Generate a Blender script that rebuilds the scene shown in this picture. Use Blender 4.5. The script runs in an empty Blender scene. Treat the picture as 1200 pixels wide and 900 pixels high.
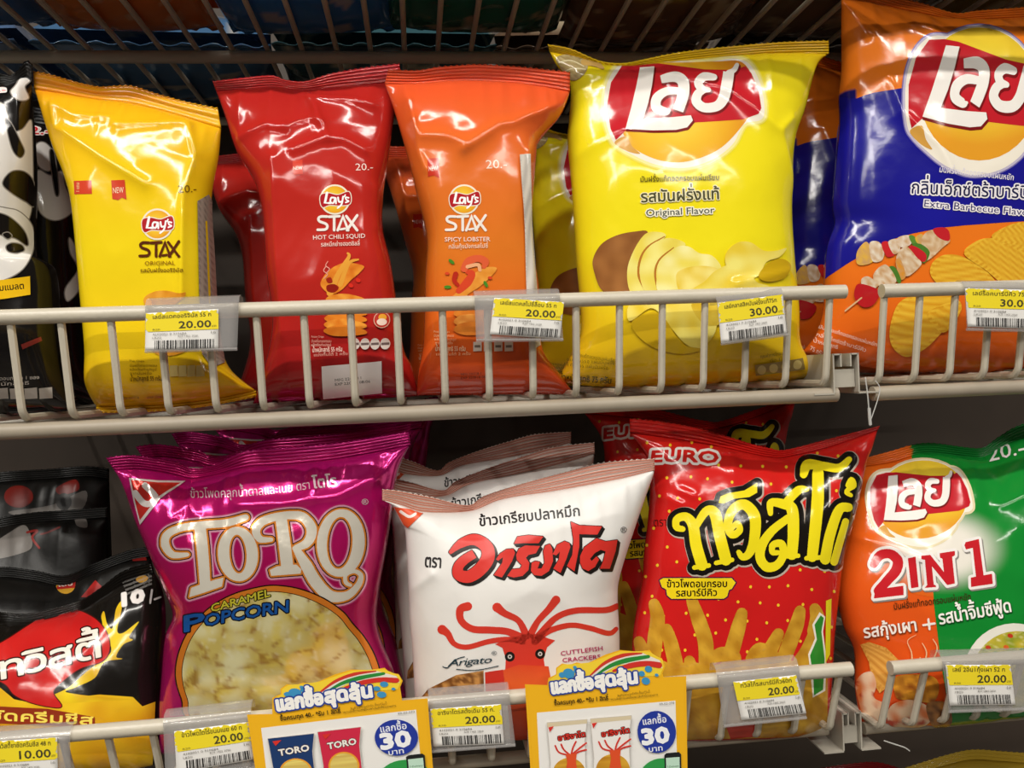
import bpy, bmesh, math, random
import numpy as np
from mathutils import Vector, noise
from mathutils.bvhtree import BVHTree
from mathutils.geometry import tessellate_polygon, delaunay_2d_cdt
from array import array

C = bpy.context.scene.collection
SC = bpy.context.scene
# ------------------------------------------------------------------ camera
F_PX = 980.0          # focal length in pixels of the 1200x900 frame
DIST = 0.59           # camera to the plane of the basket rails
psi, phi, rho = math.radians(6.38), math.radians(0.725), math.radians(2.3)
Fv = Vector((math.sin(psi)*math.cos(phi), math.cos(psi)*math.cos(phi), -math.sin(phi)))
R0 = Vector((math.cos(psi), -math.sin(psi), 0)); U0 = R0.cross(Fv)
Rv = R0*math.cos(rho) - U0*math.sin(rho)
Uv = U0*math.cos(rho) + R0*math.sin(rho)
CAM = Vector((0, -DIST, 0))
cam = bpy.data.objects.new('camera', bpy.data.cameras.new('camera')); C.objects.link(cam)
cam.data.sensor_width = 36; cam.data.lens = 36*F_PX/1200; cam.data.clip_start = 0.01
from mathutils import Matrix
cam.matrix_world = Matrix(((Rv.x, Uv.x, -Fv.x, CAM.x), (Rv.y, Uv.y, -Fv.y, CAM.y), (Rv.z, Uv.z, -Fv.z, CAM.z), (0, 0, 0, 1)))
SC.camera = cam
# ------------------------------------------------------------------ light and exposure
SC.view_settings.view_transform = 'Standard'; SC.view_settings.look = 'None'
SC.view_settings.exposure = 0.0; SC.view_settings.gamma = 1.0; SC.view_settings.use_curve_mapping = False
W = bpy.data.worlds.new('store'); SC.world = W; W.use_nodes = True
W.node_tree.nodes['Background'].inputs[0].default_value = (1.0, 0.95, 0.88, 1)
W.node_tree.nodes['Background'].inputs[1].default_value = 0.065
def tube_light(x, y, z, length, width, power, col=(1, 0.95, 0.87), rz=0):
    l = bpy.data.lights.new('ceiling_tube', 'AREA'); l.shape = 'RECTANGLE'; l.size = length; l.size_y = width
    l.energy = power; l.color = col
    o = bpy.data.objects.new('ceiling_tube', l); C.objects.link(o); o.location = (x, y, z); o.rotation_euler = (0, 0, rz)
    d = (Vector((0, 0, -0.1)) - o.location).normalized()
    return o
tube_light(-0.15, -1.05, 1.42, 3.4, 0.06, 46)
tube_light(0.1, -2.5, 1.42, 3.6, 0.06, 62)
tube_light(-0.9, -1.9, 1.42, 2.4, 0.06, 26, rz=math.radians(90))

# ------------------------------------------------------------------ small helpers
def lin(c):
    if isinstance(c, str):
        c = c.lstrip('#'); c = [int(c[i:i+2], 16)/255 for i in (0, 2, 4)]
    return tuple((v/12.92 if v <= 0.04045 else ((v+0.055)/1.055)**2.4) for v in c)
def mixc(a, b, t):
    t = min(1, max(0, t)); return tuple(a[i]*(1-t)+b[i]*t for i in range(3))
def sstep(a, b, x):
    t = min(1, max(0, (x-a)/(b-a))); return t*t*(3-2*t)
def ray(x, y):
    return Fv + Rv*((x-600)/F_PX) + Uv*((450-y)/F_PX)
def at(x, y, Y=0.0):
    d = ray(x, y); t = (Y+DIST)/d.y
    return CAM + d*t
def pix(P):
    d = Vector(P)-CAM; k = d.dot(Fv)
    return 600+F_PX*d.dot(Rv)/k, 450-F_PX*d.dot(Uv)/k
def material(name, color=None, rough=0.4, metal=0.0, spec=0.5, coat=0.0, bump=0.0, bscale=60, alpha=1.0, vcol=False, noise_amt=0.0):
    m = bpy.data.materials.new(name); m.use_nodes = True; nt = m.node_tree; b = nt.nodes['Principled BSDF']
    b.inputs['Roughness'].default_value = rough; b.inputs['Metallic'].default_value = metal
    b.inputs['Specular IOR Level'].default_value = spec; b.inputs['Coat Weight'].default_value = coat
    b.inputs['Coat Roughness'].default_value = 0.08
    if vcol:
        a = nt.nodes.new('ShaderNodeVertexColor'); a.layer_name = 'Col'; nt.links.new(a.outputs[0], b.inputs['Base Color'])
    elif noise_amt:
        n = nt.nodes.new('ShaderNodeTexNoise'); n.inputs['Scale'].default_value = 40; n.inputs['Detail'].default_value = 5
        tc = nt.nodes.new('ShaderNodeTexCoord'); nt.links.new(tc.outputs['Object'], n.inputs['Vector'])
        r = nt.nodes.new('ShaderNodeMixRGB'); c = lin(color)
        r.inputs[1].default_value = (*[v*(1-noise_amt) for v in c], 1); r.inputs[2].default_value = (*[min(1, v*(1+noise_amt*.5)) for v in c], 1)
        nt.links.new(n.outputs['Fac'], r.inputs[0]); nt.links.new(r.outputs[0], b.inputs['Base Color'])
    else:
        b.inputs['Base Color'].default_value = (*lin(color), 1)
    if bump:
        n = nt.nodes.new('ShaderNodeTexNoise'); n.inputs['Scale'].default_value = bscale; n.inputs['Detail'].default_value = 3
        tc = nt.nodes.new('ShaderNodeTexCoord'); nt.links.new(tc.outputs['Object'], n.inputs['Vector'])
        bp = nt.nodes.new('ShaderNodeBump'); bp.inputs['Strength'].default_value = bump; bp.inputs['Distance'].default_value = 0.002
        nt.links.new(n.outputs['Fac'], bp.inputs['Height']); nt.links.new(bp.outputs[0], b.inputs['Normal'])
    if alpha < 1:
        b.inputs['Alpha'].default_value = alpha
    return m
M = {}
M['film'] = material('glossy_film', rough=0.13, spec=0.5, coat=0.0, vcol=True, bump=0.15, bscale=45)
M['foil'] = material('metallised_film', rough=0.17, metal=0.5, spec=0.5, coat=0.2, vcol=True, bump=0.35, bscale=45)
M['matte'] = material('satin_film', rough=0.38, spec=0.45, vcol=True, bump=0.25, bscale=45)
M['wire'] = material('cream_coated_wire', '#c9c1af', rough=0.35, spec=0.5, noise_amt=0.12, bump=0.1, bscale=300)
M['rail'] = material('worn_cream_coating', '#a39887', rough=0.45, spec=0.4, noise_amt=0.25)
M['panel'] = material('brown_back_panel', '#463b32', rough=0.6, noise_amt=0.15)
M['tile'] = material('pale_floor_tile', '#7d766c', rough=0.35, noise_amt=0.08)
M['bracket'] = material('grey_steel_bracket', '#b3ada0', rough=0.4, noise_amt=0.12)
M['paper'] = material('printed_paper', rough=0.55, spec=0.3, vcol=True)
M['card'] = material('printed_card', rough=0.35, spec=0.4, vcol=True)
M['holder'] = material('clear_plastic', '#b9b6b4', rough=0.12, spec=0.6, alpha=0.38)
M['nylon'] = material('clear_nylon', '#d8d8d4', rough=0.2, alpha=0.6)

def mesh_obj(name, verts, faces, mat, parent=None, cols=None, smooth=True, fcols=None):
    me = bpy.data.meshes.new(name); me.from_pydata([tuple(v) for v in verts], [], faces)
    if cols is not None:
        a = me.color_attributes.new('Col', 'FLOAT_COLOR', 'POINT')
        arr = np.ones((len(verts), 4), dtype=np.float32); arr[:, :3] = np.array(cols, dtype=np.float32)
        a.data.foreach_set('color', arr.ravel())
    if fcols is not None:
        a = me.color_attributes.new('Col', 'FLOAT_COLOR', 'CORNER')
        arr = []
        for f, c in zip(faces, fcols):
            arr.extend([c[0], c[1], c[2], 1.0]*len(f))
        a.data.foreach_set('color', np.array(arr, dtype=np.float32))
    if smooth:
        me.polygons.foreach_set('use_smooth', [True]*len(me.polygons))
    me.materials.append(mat); me.update()
    o = bpy.data.objects.new(name, me); C.objects.link(o)
    if parent: o.parent = parent
    return o
def thing(name, label, cat, loc=(0, 0, 0), group=None):
    o = bpy.data.objects.new(name, None); C.objects.link(o); o.empty_display_size = 0.02
    o.location = loc; o['label'] = label; o['category'] = cat
    if group: o['group'] = group
    return o
def settle(root):
    """move a thing's origin to its base without moving its parts' world places"""
    for ch in [c for c in C.objects if c.parent == root]:
        ch.location = ch.location - root.location
def copy_thing(root, label, dloc=(0, 0, 0), rot=(0, 0, 0), scale=None, group=None, skip=()):
    r = root.copy(); C.objects.link(r); r.location = root.location+Vector(dloc); r.rotation_euler = rot
    r['label'] = label
    if group: r['group'] = group
    elif 'group' in r: del r['group']
    for ch in [c for c in C.objects if c.parent == root]:
        if ch.name.split('.')[0] in skip: continue
        c = ch.copy(); C.objects.link(c); c.parent = r
        for g in [q for q in C.objects if q.parent == ch]:
            d = g.copy(); C.objects.link(d); d.parent = c
    return r

def deck_px(xs, Y, z): return [pix((at(x, 640, Y).x, Y, z)) for x in xs]

class MB:
    def __init__(s): s.v = []; s.f = []
    def tube(s, pts, r, n=10, caps=True):
        pts = [Vector(p) for p in pts]; base = len(s.v)
        T = []
        for i in range(len(pts)):
            a = pts[max(0, i-1)]; b = pts[min(len(pts)-1, i+1)]; T.append((b-a).normalized())
        ref = Vector((0, 0, 1)) if abs(T[0].z) < 0.9 else Vector((0, 1, 0))
        nrm = (ref - T[0]*ref.dot(T[0])).normalized()
        for i, p in enumerate(pts):
            nrm = (nrm - T[i]*nrm.dot(T[i])).normalized(); bn = T[i].cross(nrm)
            rr = r[i] if isinstance(r, (list, tuple)) else r
            for k in range(n):
                a = 2*math.pi*k/n; s.v.append(p + (nrm*math.cos(a)+bn*math.sin(a))*rr)
        for i in range(len(pts)-1):
            for k in range(n):
                a = base+i*n+k; b = base+i*n+(k+1) % n
                s.f.append((a, b, b+n, a+n))
        if caps:
            s.f.append(tuple(base+k for k in range(n))[::-1]); e = base+(len(pts)-1)*n
            s.f.append(tuple(e+k for k in range(n)))
        return s
    def box(s, lo, hi):
        x0, y0, z0 = lo; x1, y1, z1 = hi; b = len(s.v)
        s.v += [Vector(p) for p in ((x0, y0, z0), (x1, y0, z0), (x1, y1, z0), (x0, y1, z0), (x0, y0, z1), (x1, y0, z1), (x1, y1, z1), (x0, y1, z1))]
        s.f += [tuple(b+i for i in f) for f in ((0, 3, 2, 1), (4, 5, 6, 7), (0, 1, 5, 4), (1, 2, 6, 5), (2, 3, 7, 6), (3, 0, 4, 7))]
        return s
    def build(s, name, mat, parent=None, smooth=True, bevel=0):
        o = mesh_obj(name, s.v, s.f, mat, parent, smooth=smooth)
        if smooth:
            try: o.data.set_sharp_from_angle(angle=math.radians(40))
            except Exception: pass
        if bevel:
            b = o.modifiers.new('bevel', 'BEVEL'); b.width = bevel; b.segments = 2
        return o

# ------------------------------------------------------------------ 2-D shapes (x right, y down, photo-sized units)
def Z(x0, y0, s):
    return lambda pts: [(x0+p[0]/s, y0+p[1]/s) for p in pts]
def catmull(pts, closed=False, n=8):
    P = [Vector(p[:2]) for p in pts]; out = []; m = len(P)
    if m < 3: return [tuple(p) for p in P]
    rng = range(m) if closed else range(m-1)
    for i in rng:
        p0 = P[(i-1) % m] if (closed or i > 0) else P[0]; p1 = P[i]; p2 = P[(i+1) % m]
        p3 = P[(i+2) % m] if (closed or i+2 < m) else P[-1]
        for k in range(n):
            t = k/n
            out.append(tuple(0.5*((2*p1)+(p2-p0)*t+(2*p0-5*p1+4*p2-p3)*t*t+(3*p1-p0-3*p2+p3)*t**3)))
    if not closed: out.append(tuple(P[-1]))
    return out
def poly(pts, smooth=False, n=6):
    if smooth: pts = catmull(pts, True, n)
    tris = tessellate_polygon([[Vector((p[0], p[1], 0)) for p in pts]])
    return ([tuple(p) for p in pts], [tuple(t) for t in tris])
def holed(outer, *holes):
    loops = [[Vector((p[0], p[1], 0)) for p in L] for L in (outer,)+holes]
    allp = [tuple(p[:2]) for L in loops for p in L]
    return (allp, [tuple(t) for t in tessellate_polygon(loops)])
def ellipse(cx, cy, rx, ry, rot=0, n=36, a0=0, a1=360):
    c, s = math.cos(math.radians(rot)), math.sin(math.radians(rot)); out = []
    for i in range(n + (a1-a0 != 360)):
        a = math.radians(a0+(a1-a0)*i/n); x, y = rx*math.cos(a), ry*math.sin(a)
        out.append((cx+x*c-y*s, cy+x*s+y*c))
    return out
def stroke(pts, w, smooth=True, closed=False, cap=True, n=8):
    """ribbon along pts; w a number or list of widths per control point"""
    if isinstance(w, (list, tuple)):
        P3 = [(p[0], p[1]) for p in pts]
        ws = []
        m = len(pts)
        Q = catmull(P3, closed, n) if smooth and m > 2 else list(P3)
        k = n if smooth and m > 2 else 1
        for i in range(len(Q)):
            a = min(m-1, i//k); b = min(m-1, a+1) if not closed else (a+1) % m; t = (i % k)/k
            ws.append(w[a]*(1-t)+w[b]*t)
    else:
        Q = catmull(pts, closed, n) if smooth and len(pts) > 2 else [tuple(p[:2]) for p in pts]
        ws = [w]*len(Q)
    V = []; Fc = []; m = len(Q)
    def seg_disc(p, r, k=12):
        b = len(V); V.append(tuple(p))
        for i in range(k):
            a = 2*math.pi*i/k; V.append((p[0]+r*math.cos(a), p[1]+r*math.sin(a)))
        for i in range(k): Fc.append((b, b+1+i, b+1+(i+1) % k))
    L = []
    for i in range(m):
        a = Vector(Q[i-1] if (i > 0 or closed) else Q[i]); b = Vector(Q[(i+1) % m] if (i < m-1 or closed) else Q[i])
        t = (b-a); t = t.normalized() if t.length > 1e-9 else Vector((1, 0)); nn = Vector((-t.y, t.x))
        p = Vector(Q[i]); r = ws[i]/2
        sc = 1.0
        if not smooth and 0 < i < m-1:
            e = (Vector(Q[i])-a).normalized(); sc = 1/max(0.5, abs(Vector((-e.y, e.x)).dot(nn)))
        L.append(len(V)); V.append(tuple(p+nn*r*sc)); V.append(tuple(p-nn*r*sc))
    for i in range(m if closed else m-1):
        a = L[i]; b = L[(i+1) % m]; Fc.append((a, a+1, b+1)); Fc.append((a, b+1, b))
    if cap and not closed:
        seg_disc(Q[0], ws[0]/2); seg_disc(Q[-1], ws[-1]/2)
    return solid((V, Fc), min(.3, max(.12, min(ws)/3)))
def join(*shapes):
    V = []; Fc = []
    for v, f in shapes:
        b = len(V); V += list(v); Fc += [tuple(i+b for i in t) for t in f]
    return solid((V, Fc)) if len(shapes) > 1 else (V, Fc)
def simplify(loop, tol):
    """Douglas-Peucker on a closed loop"""
    P = np.array(loop); n = len(P)
    if n < 8: return loop
    k = int(np.argmax(((P-P[0])**2).sum(1)))
    def dp(a, b):
        if b-a < 2: return []
        u = P[b]-P[a]; l = math.hypot(*u)+1e-12; q = P[a+1:b]-P[a]; d = np.abs(q[:, 0]*u[1]-q[:, 1]*u[0])/l; m = int(np.argmax(d))
        if d[m] < tol: return []
        m += a+1; return dp(a, m)+[m]+dp(m, b)
    P = np.vstack([P, P[:1]]); idx = [0]+dp(0, k)+[k]+dp(k, n)
    return [tuple(P[q]) for q in idx]
def halo(shape, w, k=8, g=None):
    """the shape grown by w all round: the outline of its distance field, filled anew"""
    v, f = shape; A = np.array([p[:2] for p in v], float); g = g or min(0.6, max(0.22, w*0.45))
    x0, y0 = A.min(0)-w-2*g; x1, y1 = A.max(0)+w+2*g; nx = int((x1-x0)/g)+2; ny = int((y1-y0)/g)+2
    D = np.full((ny, nx), w+2*g); cnt = {}
    def win(pts, pad):
        lo = pts.min(0)-pad; hi = pts.max(0)+pad
        i0 = max(0, int((lo[0]-x0)/g)); i1 = min(nx, int((hi[0]-x0)/g)+2); j0 = max(0, int((lo[1]-y0)/g)); j1 = min(ny, int((hi[1]-y0)/g)+2)
        return i0, i1, j0, j1, (x0+np.arange(i0, i1)*g)[None, :], (y0+np.arange(j0, j1)*g)[:, None]
    for t in f:
        for i in range(len(t)):
            a, b = t[i], t[(i+1) % len(t)]; e = (min(a, b), max(a, b)); cnt[e] = cnt.get(e, 0)+1
    for (a, b), n in cnt.items():
        if n != 1: continue
        i0, i1, j0, j1, X_, Y_ = win(A[[a, b]], w+2*g)
        d, _ = seg_dist(X_, Y_, A[a], A[b]); D[j0:j1, i0:i1] = np.minimum(D[j0:j1, i0:i1], d)
    for t in f:
        for q in range(1, len(t)-1):
            p = A[[t[0], t[q], t[q+1]]]; i0, i1, j0, j1, X_, Y_ = win(p, 0)
            c = [(p[(m+1) % 3, 0]-p[m, 0])*(Y_-p[m, 1])-(p[(m+1) % 3, 1]-p[m, 1])*(X_-p[m, 0]) for m in range(3)]
            ins = ((c[0] >= 0) & (c[1] >= 0) & (c[2] >= 0)) | ((c[0] <= 0) & (c[1] <= 0) & (c[2] <= 0)); D[j0:j1, i0:i1][ins] = -g
    Fd = w-D; Fd[np.abs(Fd) < 1e-6] = 1e-6; S = Fd > 0; nxt = {}; pos = {}
    mix = np.argwhere((S[:-1, :-1] != S[1:, 1:]) | (S[:-1, 1:] != S[1:, :-1]) | (S[:-1, :-1] != S[:-1, 1:]))
    def cross(ja, ia, jb, ib):
        key = (min((ja, ia), (jb, ib)), max((ja, ia), (jb, ib)))
        if key not in pos:
            (j_, i_), (j2, i2) = key; a, b = Fd[j_, i_], Fd[j2, i2]; r = a/(a-b); pos[key] = (x0+(i_+(i2-i_)*r)*g, y0+(j_+(j2-j_)*r)*g)
        return key
    for j, i in mix:
        j = int(j); i = int(i); q = [(j, i), (j, i+1), (j+1, i+1), (j+1, i)]; sg = [bool(S[c]) for c in q]; en = []
        for m in range(4):
            if sg[m] != sg[(m+1) % 4]: en.append((cross(*q[m], *q[(m+1) % 4]), sg[m]))
        outs = [e for e, s_ in en if s_]; inn = [e for e, s_ in en if not s_]
        if len(outs) == 1: nxt[outs[0]] = inn[0]
        elif len(outs) == 2:
            ks = [e for e, _ in en]
            for e in outs: nxt[e] = ks[(ks.index(e)+1) % 4]
    loops = []; seen = set()
    for st in nxt:
        if st in seen: continue
        L = []; c = st
        while c not in seen and c in nxt: seen.add(c); L.append(pos[c]); c = nxt[c]
        if len(L) > 5:
            L = simplify(L, 0.09)
            if len(L) > 2: loops.append(L)
    if not loops: return shape
    allp = [Vector(p) for L in loops for p in L]; idx = []; n0 = 0
    for L in loops: idx.append(list(range(n0, n0+len(L)))); n0 += len(L)
    r = delaunay_2d_cdt(allp, [], idx, 2, 1e-4)
    return ([tuple(p) for p in r[0]], [tuple(t) for t in r[2]])
def solid(shape, g=0.3): return halo(shape, 0.0, g=g)
def moved(shape, dx, dy): return ([(p[0]+dx, p[1]+dy) for p in shape[0]], shape[1])
_UP = set('ิีึืัํ็'); _TONE = set('่้๊๋์'); _tcache = {}
def _loops(s, space):
    """outlines of the lettering, in reading order"""
    key = (s, space)
    if key in _tcache: return _tcache[key]
    c = bpy.data.curves.new('tmp', 'FONT'); c.body = s; c.resolution_u = 2; c.space_character = space; c.fill_mode = 'NONE'
    o = bpy.data.objects.new('tmp', c); C.objects.link(o)
    me = bpy.data.meshes.new_from_object(o.evaluated_get(bpy.context.evaluated_depsgraph_get()))
    v = [(p.co.x, -p.co.y) for p in me.vertices]; starts = sorted({min(e.vertices) for e in me.edges if abs(e.vertices[0]-e.vertices[1]) > 1} | {0})
    bpy.data.meshes.remove(me); bpy.data.objects.remove(o); bpy.data.curves.remove(c)
    L = [v[a:b] for a, b in zip(starts, starts[1:]+[len(v)])]
    _tcache[key] = (v, [len(l) for l in L]); return _tcache[key]
def fill_winding(v, sizes):
    """fill outlines by winding number, so overlapping strokes of a glyph stay solid"""
    idx = []; n0 = 0
    for n in sizes: idx.append(list(range(n0, n0+n))); n0 += n
    idx = [l for l in idx if len(l) > 2]
    r = delaunay_2d_cdt([Vector(p) for p in v], [], idx, 1, 1e-5); V = [tuple(p) for p in r[0]]; out = []
    A = np.array([v[k] for l in idx for k in l]); B = np.array([v[k] for l in idx for k in l[1:]+l[:1]]); dy = B[:, 1]-A[:, 1]; dy[np.abs(dy) < 1e-12] = 1e-12
    for f in r[2]:
        cx = sum(V[k][0] for k in f)/len(f); cy = sum(V[k][1] for k in f)/len(f)
        up = (A[:, 1] <= cy) & (B[:, 1] > cy); dn = (B[:, 1] <= cy) & (A[:, 1] > cy); xi = A[:, 0]+(cy-A[:, 1])/dy*(B[:, 0]-A[:, 0])
        if int((up & (xi > cx)).sum())-int((dn & (xi > cx)).sum()): out.append(tuple(f))
    return (V, out)
def text(s, p0, p1, h=None, bold=0.0, space=1.0, shear=0.0, arc=0.0, cap=0.72, fit=True):
    """lettering from the left end p0 of its baseline to the right end p1; h is the height of a plain capital / consonant"""
    v, sizes = _loops(s, space); v = list(v)
    for i in range(1, len(s)):          # a tone mark above an upper vowel sits higher
        if s[i] in _TONE and (s[i-1] in _UP or (i+1 < len(s) and s[i+1] == 'ำ')):
            n0 = len(_loops(s[:i], space)[0]); n1 = len(_loops(s[:i+1], space)[0])
            for k in range(n0, min(n1, len(v))): v[k] = (v[k][0], v[k][1]-0.20)
    xs = [p[0] for p in v]; x0, x1 = min(xs), max(xs)
    a, b = Vector(p0), Vector(p1); d = b-a; sx = d.length/(x1-x0); t = d.normalized(); nn = Vector((-t.y, t.x))
    if any('\u0e00' < c_ < '\u0e7f' for c_ in s): cap = 0.57
    sy = (h/cap) if h else sx
    out = []
    for x, y in v:
        k = (x-x0)/(x1-x0); p = a + t*((x-x0)*sx - y*sy*shear) + nn*(y*sy - arc*4*k*(1-k)); out.append((p.x, p.y))
    out, f = fill_winding(out, sizes)
    bold *= .55 if h and h < 7 else 1
    return halo((out, f), bold*sy, g=.15 if h < 13 else .22) if bold and h and h > 3.5 else (out, f)
def refine(shape, L):
    """split every edge longer than L at its middle; neighbours split alike so no cracks open"""
    V = list(shape[0]); out = []; mids = {}; L2 = L*L
    stack = []
    for f in shape[1]:
        for i in range(1, len(f)-1): stack.append((f[0], f[i], f[i+1]))
    while stack:
        a, b, c = stack.pop(); best = L2; e = None
        for p, q, r in ((a, b, c), (b, c, a), (c, a, b)):
            d = (V[p][0]-V[q][0])**2+(V[p][1]-V[q][1])**2
            if d > best+1e-9: best = d; e = (p, q, r)
        if e is None: out.append((a, b, c)); continue
        p, q, r = e; k = (p, q) if p < q else (q, p); m = mids.get(k)
        if m is None:
            m = len(V); mids[k] = m; V.append(((V[p][0]+V[q][0])/2, (V[p][1]+V[q][1])/2))
        stack.append((p, m, r)); stack.append((m, q, r))
    return (V, out)

class Prints:
    """printing laid on a surface: shapes are dropped on the surface mesh and follow its every fold"""
    def __init__(s, bvh, step=3.2, lift=0.00045, dl=0.00014, Y=None):
        s.bvh = bvh; s.step = step; s.lift = lift; s.dl = dl; s.parts = {}; s.layer = 0; s.memo = {}
    def add(s, part, shape, col, layer=None, step=None):
        if layer is None: s.layer += 1; layer = s.layer
        V, Fc = refine(shape, step or s.step)
        D = s.parts.setdefault(part, ([], [], [])); idx = []
        off = s.lift+layer*s.dl; base = None
        fcol = col if callable(col) else None; c0 = None if fcol else lin(col)
        for x, y in V:
            d = ray(x, y).normalized(); loc, nrm, i, dist = s.bvh.ray_cast(CAM, d)
            if loc is None: idx.append(-1); continue
            if nrm.dot(d) > 0: nrm = -nrm
            idx.append(len(D[0])); D[0].append(loc + nrm*off*0.5 - d*off*0.7)
            D[2].append(fcol(x, y) if fcol else c0)
        for t in Fc:
            g = [idx[k] for k in t]
            if min(g) >= 0:
                a, b, c = (D[0][k] for k in g)
                if (b-a).cross(c-a).dot(a-CAM) > 0: g = g[::-1]
                D[1].append(tuple(g))
    def build(s, parent, mat):
        for name, (v, f, c) in s.parts.items():
            if f: mesh_obj(name, v, f, mat, parent, cols=c, smooth=True)

class BagPrints:
    """printing on a pouch: every shape is cut along the pouch's own facets, so it lies in the film and shades exactly like it"""
    def __init__(s, P, N, nu, nv, lift=0.00016, dl=0.00004):
        s.lift = lift; s.dl = dl; s.layer = 0; s.parts = {}; s.P = P; s.N = N; s.B = {}; s.tris = []
        d = P - np.array(CAM); k = d @ np.array(Fv); px = 600+F_PX*(d @ np.array(Rv))/k; py = 450-F_PX*(d @ np.array(Uv))/k
        for j in range(nv-1):
            for i in range(nu-1):
                a = j*nu+i; b = a+1; c = a+nu; e = c+1
                for t in ((a, c, e), (a, e, b)):
                    x0, y0 = px[t[0]], py[t[0]]; x1, y1 = px[t[1]]-x0, py[t[1]]-y0; x2, y2 = px[t[2]]-x0, py[t[2]]-y0; det = x1*y2-x2*y1
                    if det > -0.02: continue
                    bx0, bx1 = x0+min(0, x1, x2), x0+max(0, x1, x2); by0, by1 = y0+min(0, y1, y2), y0+max(0, y1, y2)
                    n = len(s.tris); s.tris.append((t, x0, y0, y2/det, -x2/det, -y1/det, x1/det, bx0, bx1, by0, by1))
                    for gy in range(int(by0//6), int(by1//6)+1):
                        for gx in range(int(bx0//6), int(bx1//6)+1): s.B.setdefault((gx, gy), []).append(n)
    def add(s, part, shape, col, layer=None, step=None):
        if layer is None: s.layer += 1; layer = s.layer
        V, Fc = refine(shape, 9.0)
        vs, fs, cs = s.parts.setdefault(part, (array('d'), array('i'), array('f')))
        fcol = col if callable(col) else None; c0 = None if fcol else lin(col); off = s.lift+layer*s.dl; T = s.tris
        cnt = {}; edge = set(); done = set()
        for f in Fc:
            for a, b in ((f[0], f[1]), (f[1], f[2]), (f[2], f[0])):
                e = (a, b) if a < b else (b, a); cnt[e] = cnt.get(e, 0)+1
        for (a, b), n in cnt.items():
            if n != 1: continue
            ax0, ax1 = sorted((V[a][0], V[b][0])); ay0, ay1 = sorted((V[a][1], V[b][1]))
            for gy in range(int(ay0//6), int(ay1//6)+1):
                for gx in range(int(ax0//6), int(ax1//6)+1):
                    for n_ in s.B.get((gx, gy), ()):
                        q = T[n_]
                        if not (q[8] < ax0 or q[7] > ax1 or q[10] < ay0 or q[9] > ay1): edge.add(n_)
        for f in Fc:
            tri = [V[q] for q in f]
            tx0 = min(q[0] for q in tri); tx1 = max(q[0] for q in tri); ty0 = min(q[1] for q in tri); ty1 = max(q[1] for q in tri)
            cand = set()
            for gy in range(int(ty0//6), int(ty1//6)+1):
                for gx in range(int(tx0//6), int(tx1//6)+1):
                    g = s.B.get((gx, gy))
                    if g: cand.update(g)
            for n in cand:
                t, x0, y0, m00, m01, m10, m11, bx0, bx1, by0, by1 = T[n]
                if bx1 < tx0 or bx0 > tx1 or by1 < ty0 or by0 > ty1: continue
                poly_ = [((x-x0)*m00+(y-y0)*m01, (x-x0)*m10+(y-y0)*m11) for x, y in tri]
                whole = n not in edge
                if whole:
                    if n in done: continue
                    sg = [(poly_[k-1][0]-1/3)*(poly_[k][1]-1/3)-(poly_[k-1][1]-1/3)*(poly_[k][0]-1/3) for k in range(3)]
                    if not (min(sg) >= 0 or max(sg) <= 0): continue
                    done.add(n); poly_ = [(0, 0), (1, 0), (0, 1)]
                for e in (() if whole else (0, 1, 2)):
                    dd = [q[e] for q in poly_] if e < 2 else [1-q[0]-q[1] for q in poly_]
                    if min(dd) >= 0: continue
                    if max(dd) <= 0: poly_ = None; break
                    out = []
                    for k in range(len(poly_)):
                        a, b = dd[k-1], dd[k]
                        if (a < 0) != (b < 0):
                            r = a/(a-b); p, q = poly_[k-1], poly_[k]; out.append((p[0]+(q[0]-p[0])*r, p[1]+(q[1]-p[1])*r))
                        if b >= 0: out.append(poly_[k])
                    poly_ = out
                    if len(poly_) < 3: poly_ = None; break
                if not poly_: continue
                ar = 0
                for k in range(len(poly_)): ar += poly_[k-1][0]*poly_[k][1]-poly_[k][0]*poly_[k-1][1]
                if abs(ar) < 1e-5: continue
                if ar < 0: poly_.reverse()
                fs.append(len(poly_))
                for w1, w2 in poly_:
                    vs.extend((t[0], t[1], t[2], w1, w2, off))
                    if fcol:
                        i00 = m00*m11-m01*m10; cs.extend(fcol(x0+(w1*m11-w2*m01)/i00, y0+(w2*m00-w1*m10)/i00))
                    else: cs.extend(c0)
    def build(s, parent, mat):
        for name, (vs, fs, cs) in s.parts.items():
            if not fs: continue
            A = np.frombuffer(vs, dtype=np.float64).reshape(-1, 6); i0, i1, i2 = (A[:, k].astype(int) for k in range(3)); w1 = A[:, 3:4]; w2 = A[:, 4:5]; w0 = 1-w1-w2
            nn = s.N[i0]*w0+s.N[i1]*w1+s.N[i2]*w2; nn /= np.linalg.norm(nn, axis=1, keepdims=True)+1e-12
            pos = s.P[i0]*w0+s.P[i1]*w1+s.P[i2]*w2+nn*A[:, 5:6]; n = len(pos); L = np.frombuffer(fs, dtype=np.int32)
            me = bpy.data.meshes.new(name); me.vertices.add(n); me.vertices.foreach_set('co', pos.astype(np.float32).ravel())
            me.loops.add(n); me.loops.foreach_set('vertex_index', np.arange(n, dtype=np.int32)); me.polygons.add(len(L)); me.polygons.foreach_set('loop_start', (np.cumsum(L)-L).astype(np.int32))
            me.update(calc_edges=True); me.polygons.foreach_set('use_smooth', np.ones(len(L), dtype=bool))
            a = me.color_attributes.new('Col', 'FLOAT_COLOR', 'POINT'); arr = np.ones((n, 4), dtype=np.float32); arr[:, :3] = np.frombuffer(cs, dtype=np.float32).reshape(-1, 3); a.data.foreach_set('color', arr.ravel())
            me.normals_split_custom_set_from_vertices(nn.astype(np.float32)); me.materials.append(mat); me.update()
            o = bpy.data.objects.new(name, me); C.objects.link(o); o.parent = parent

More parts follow.
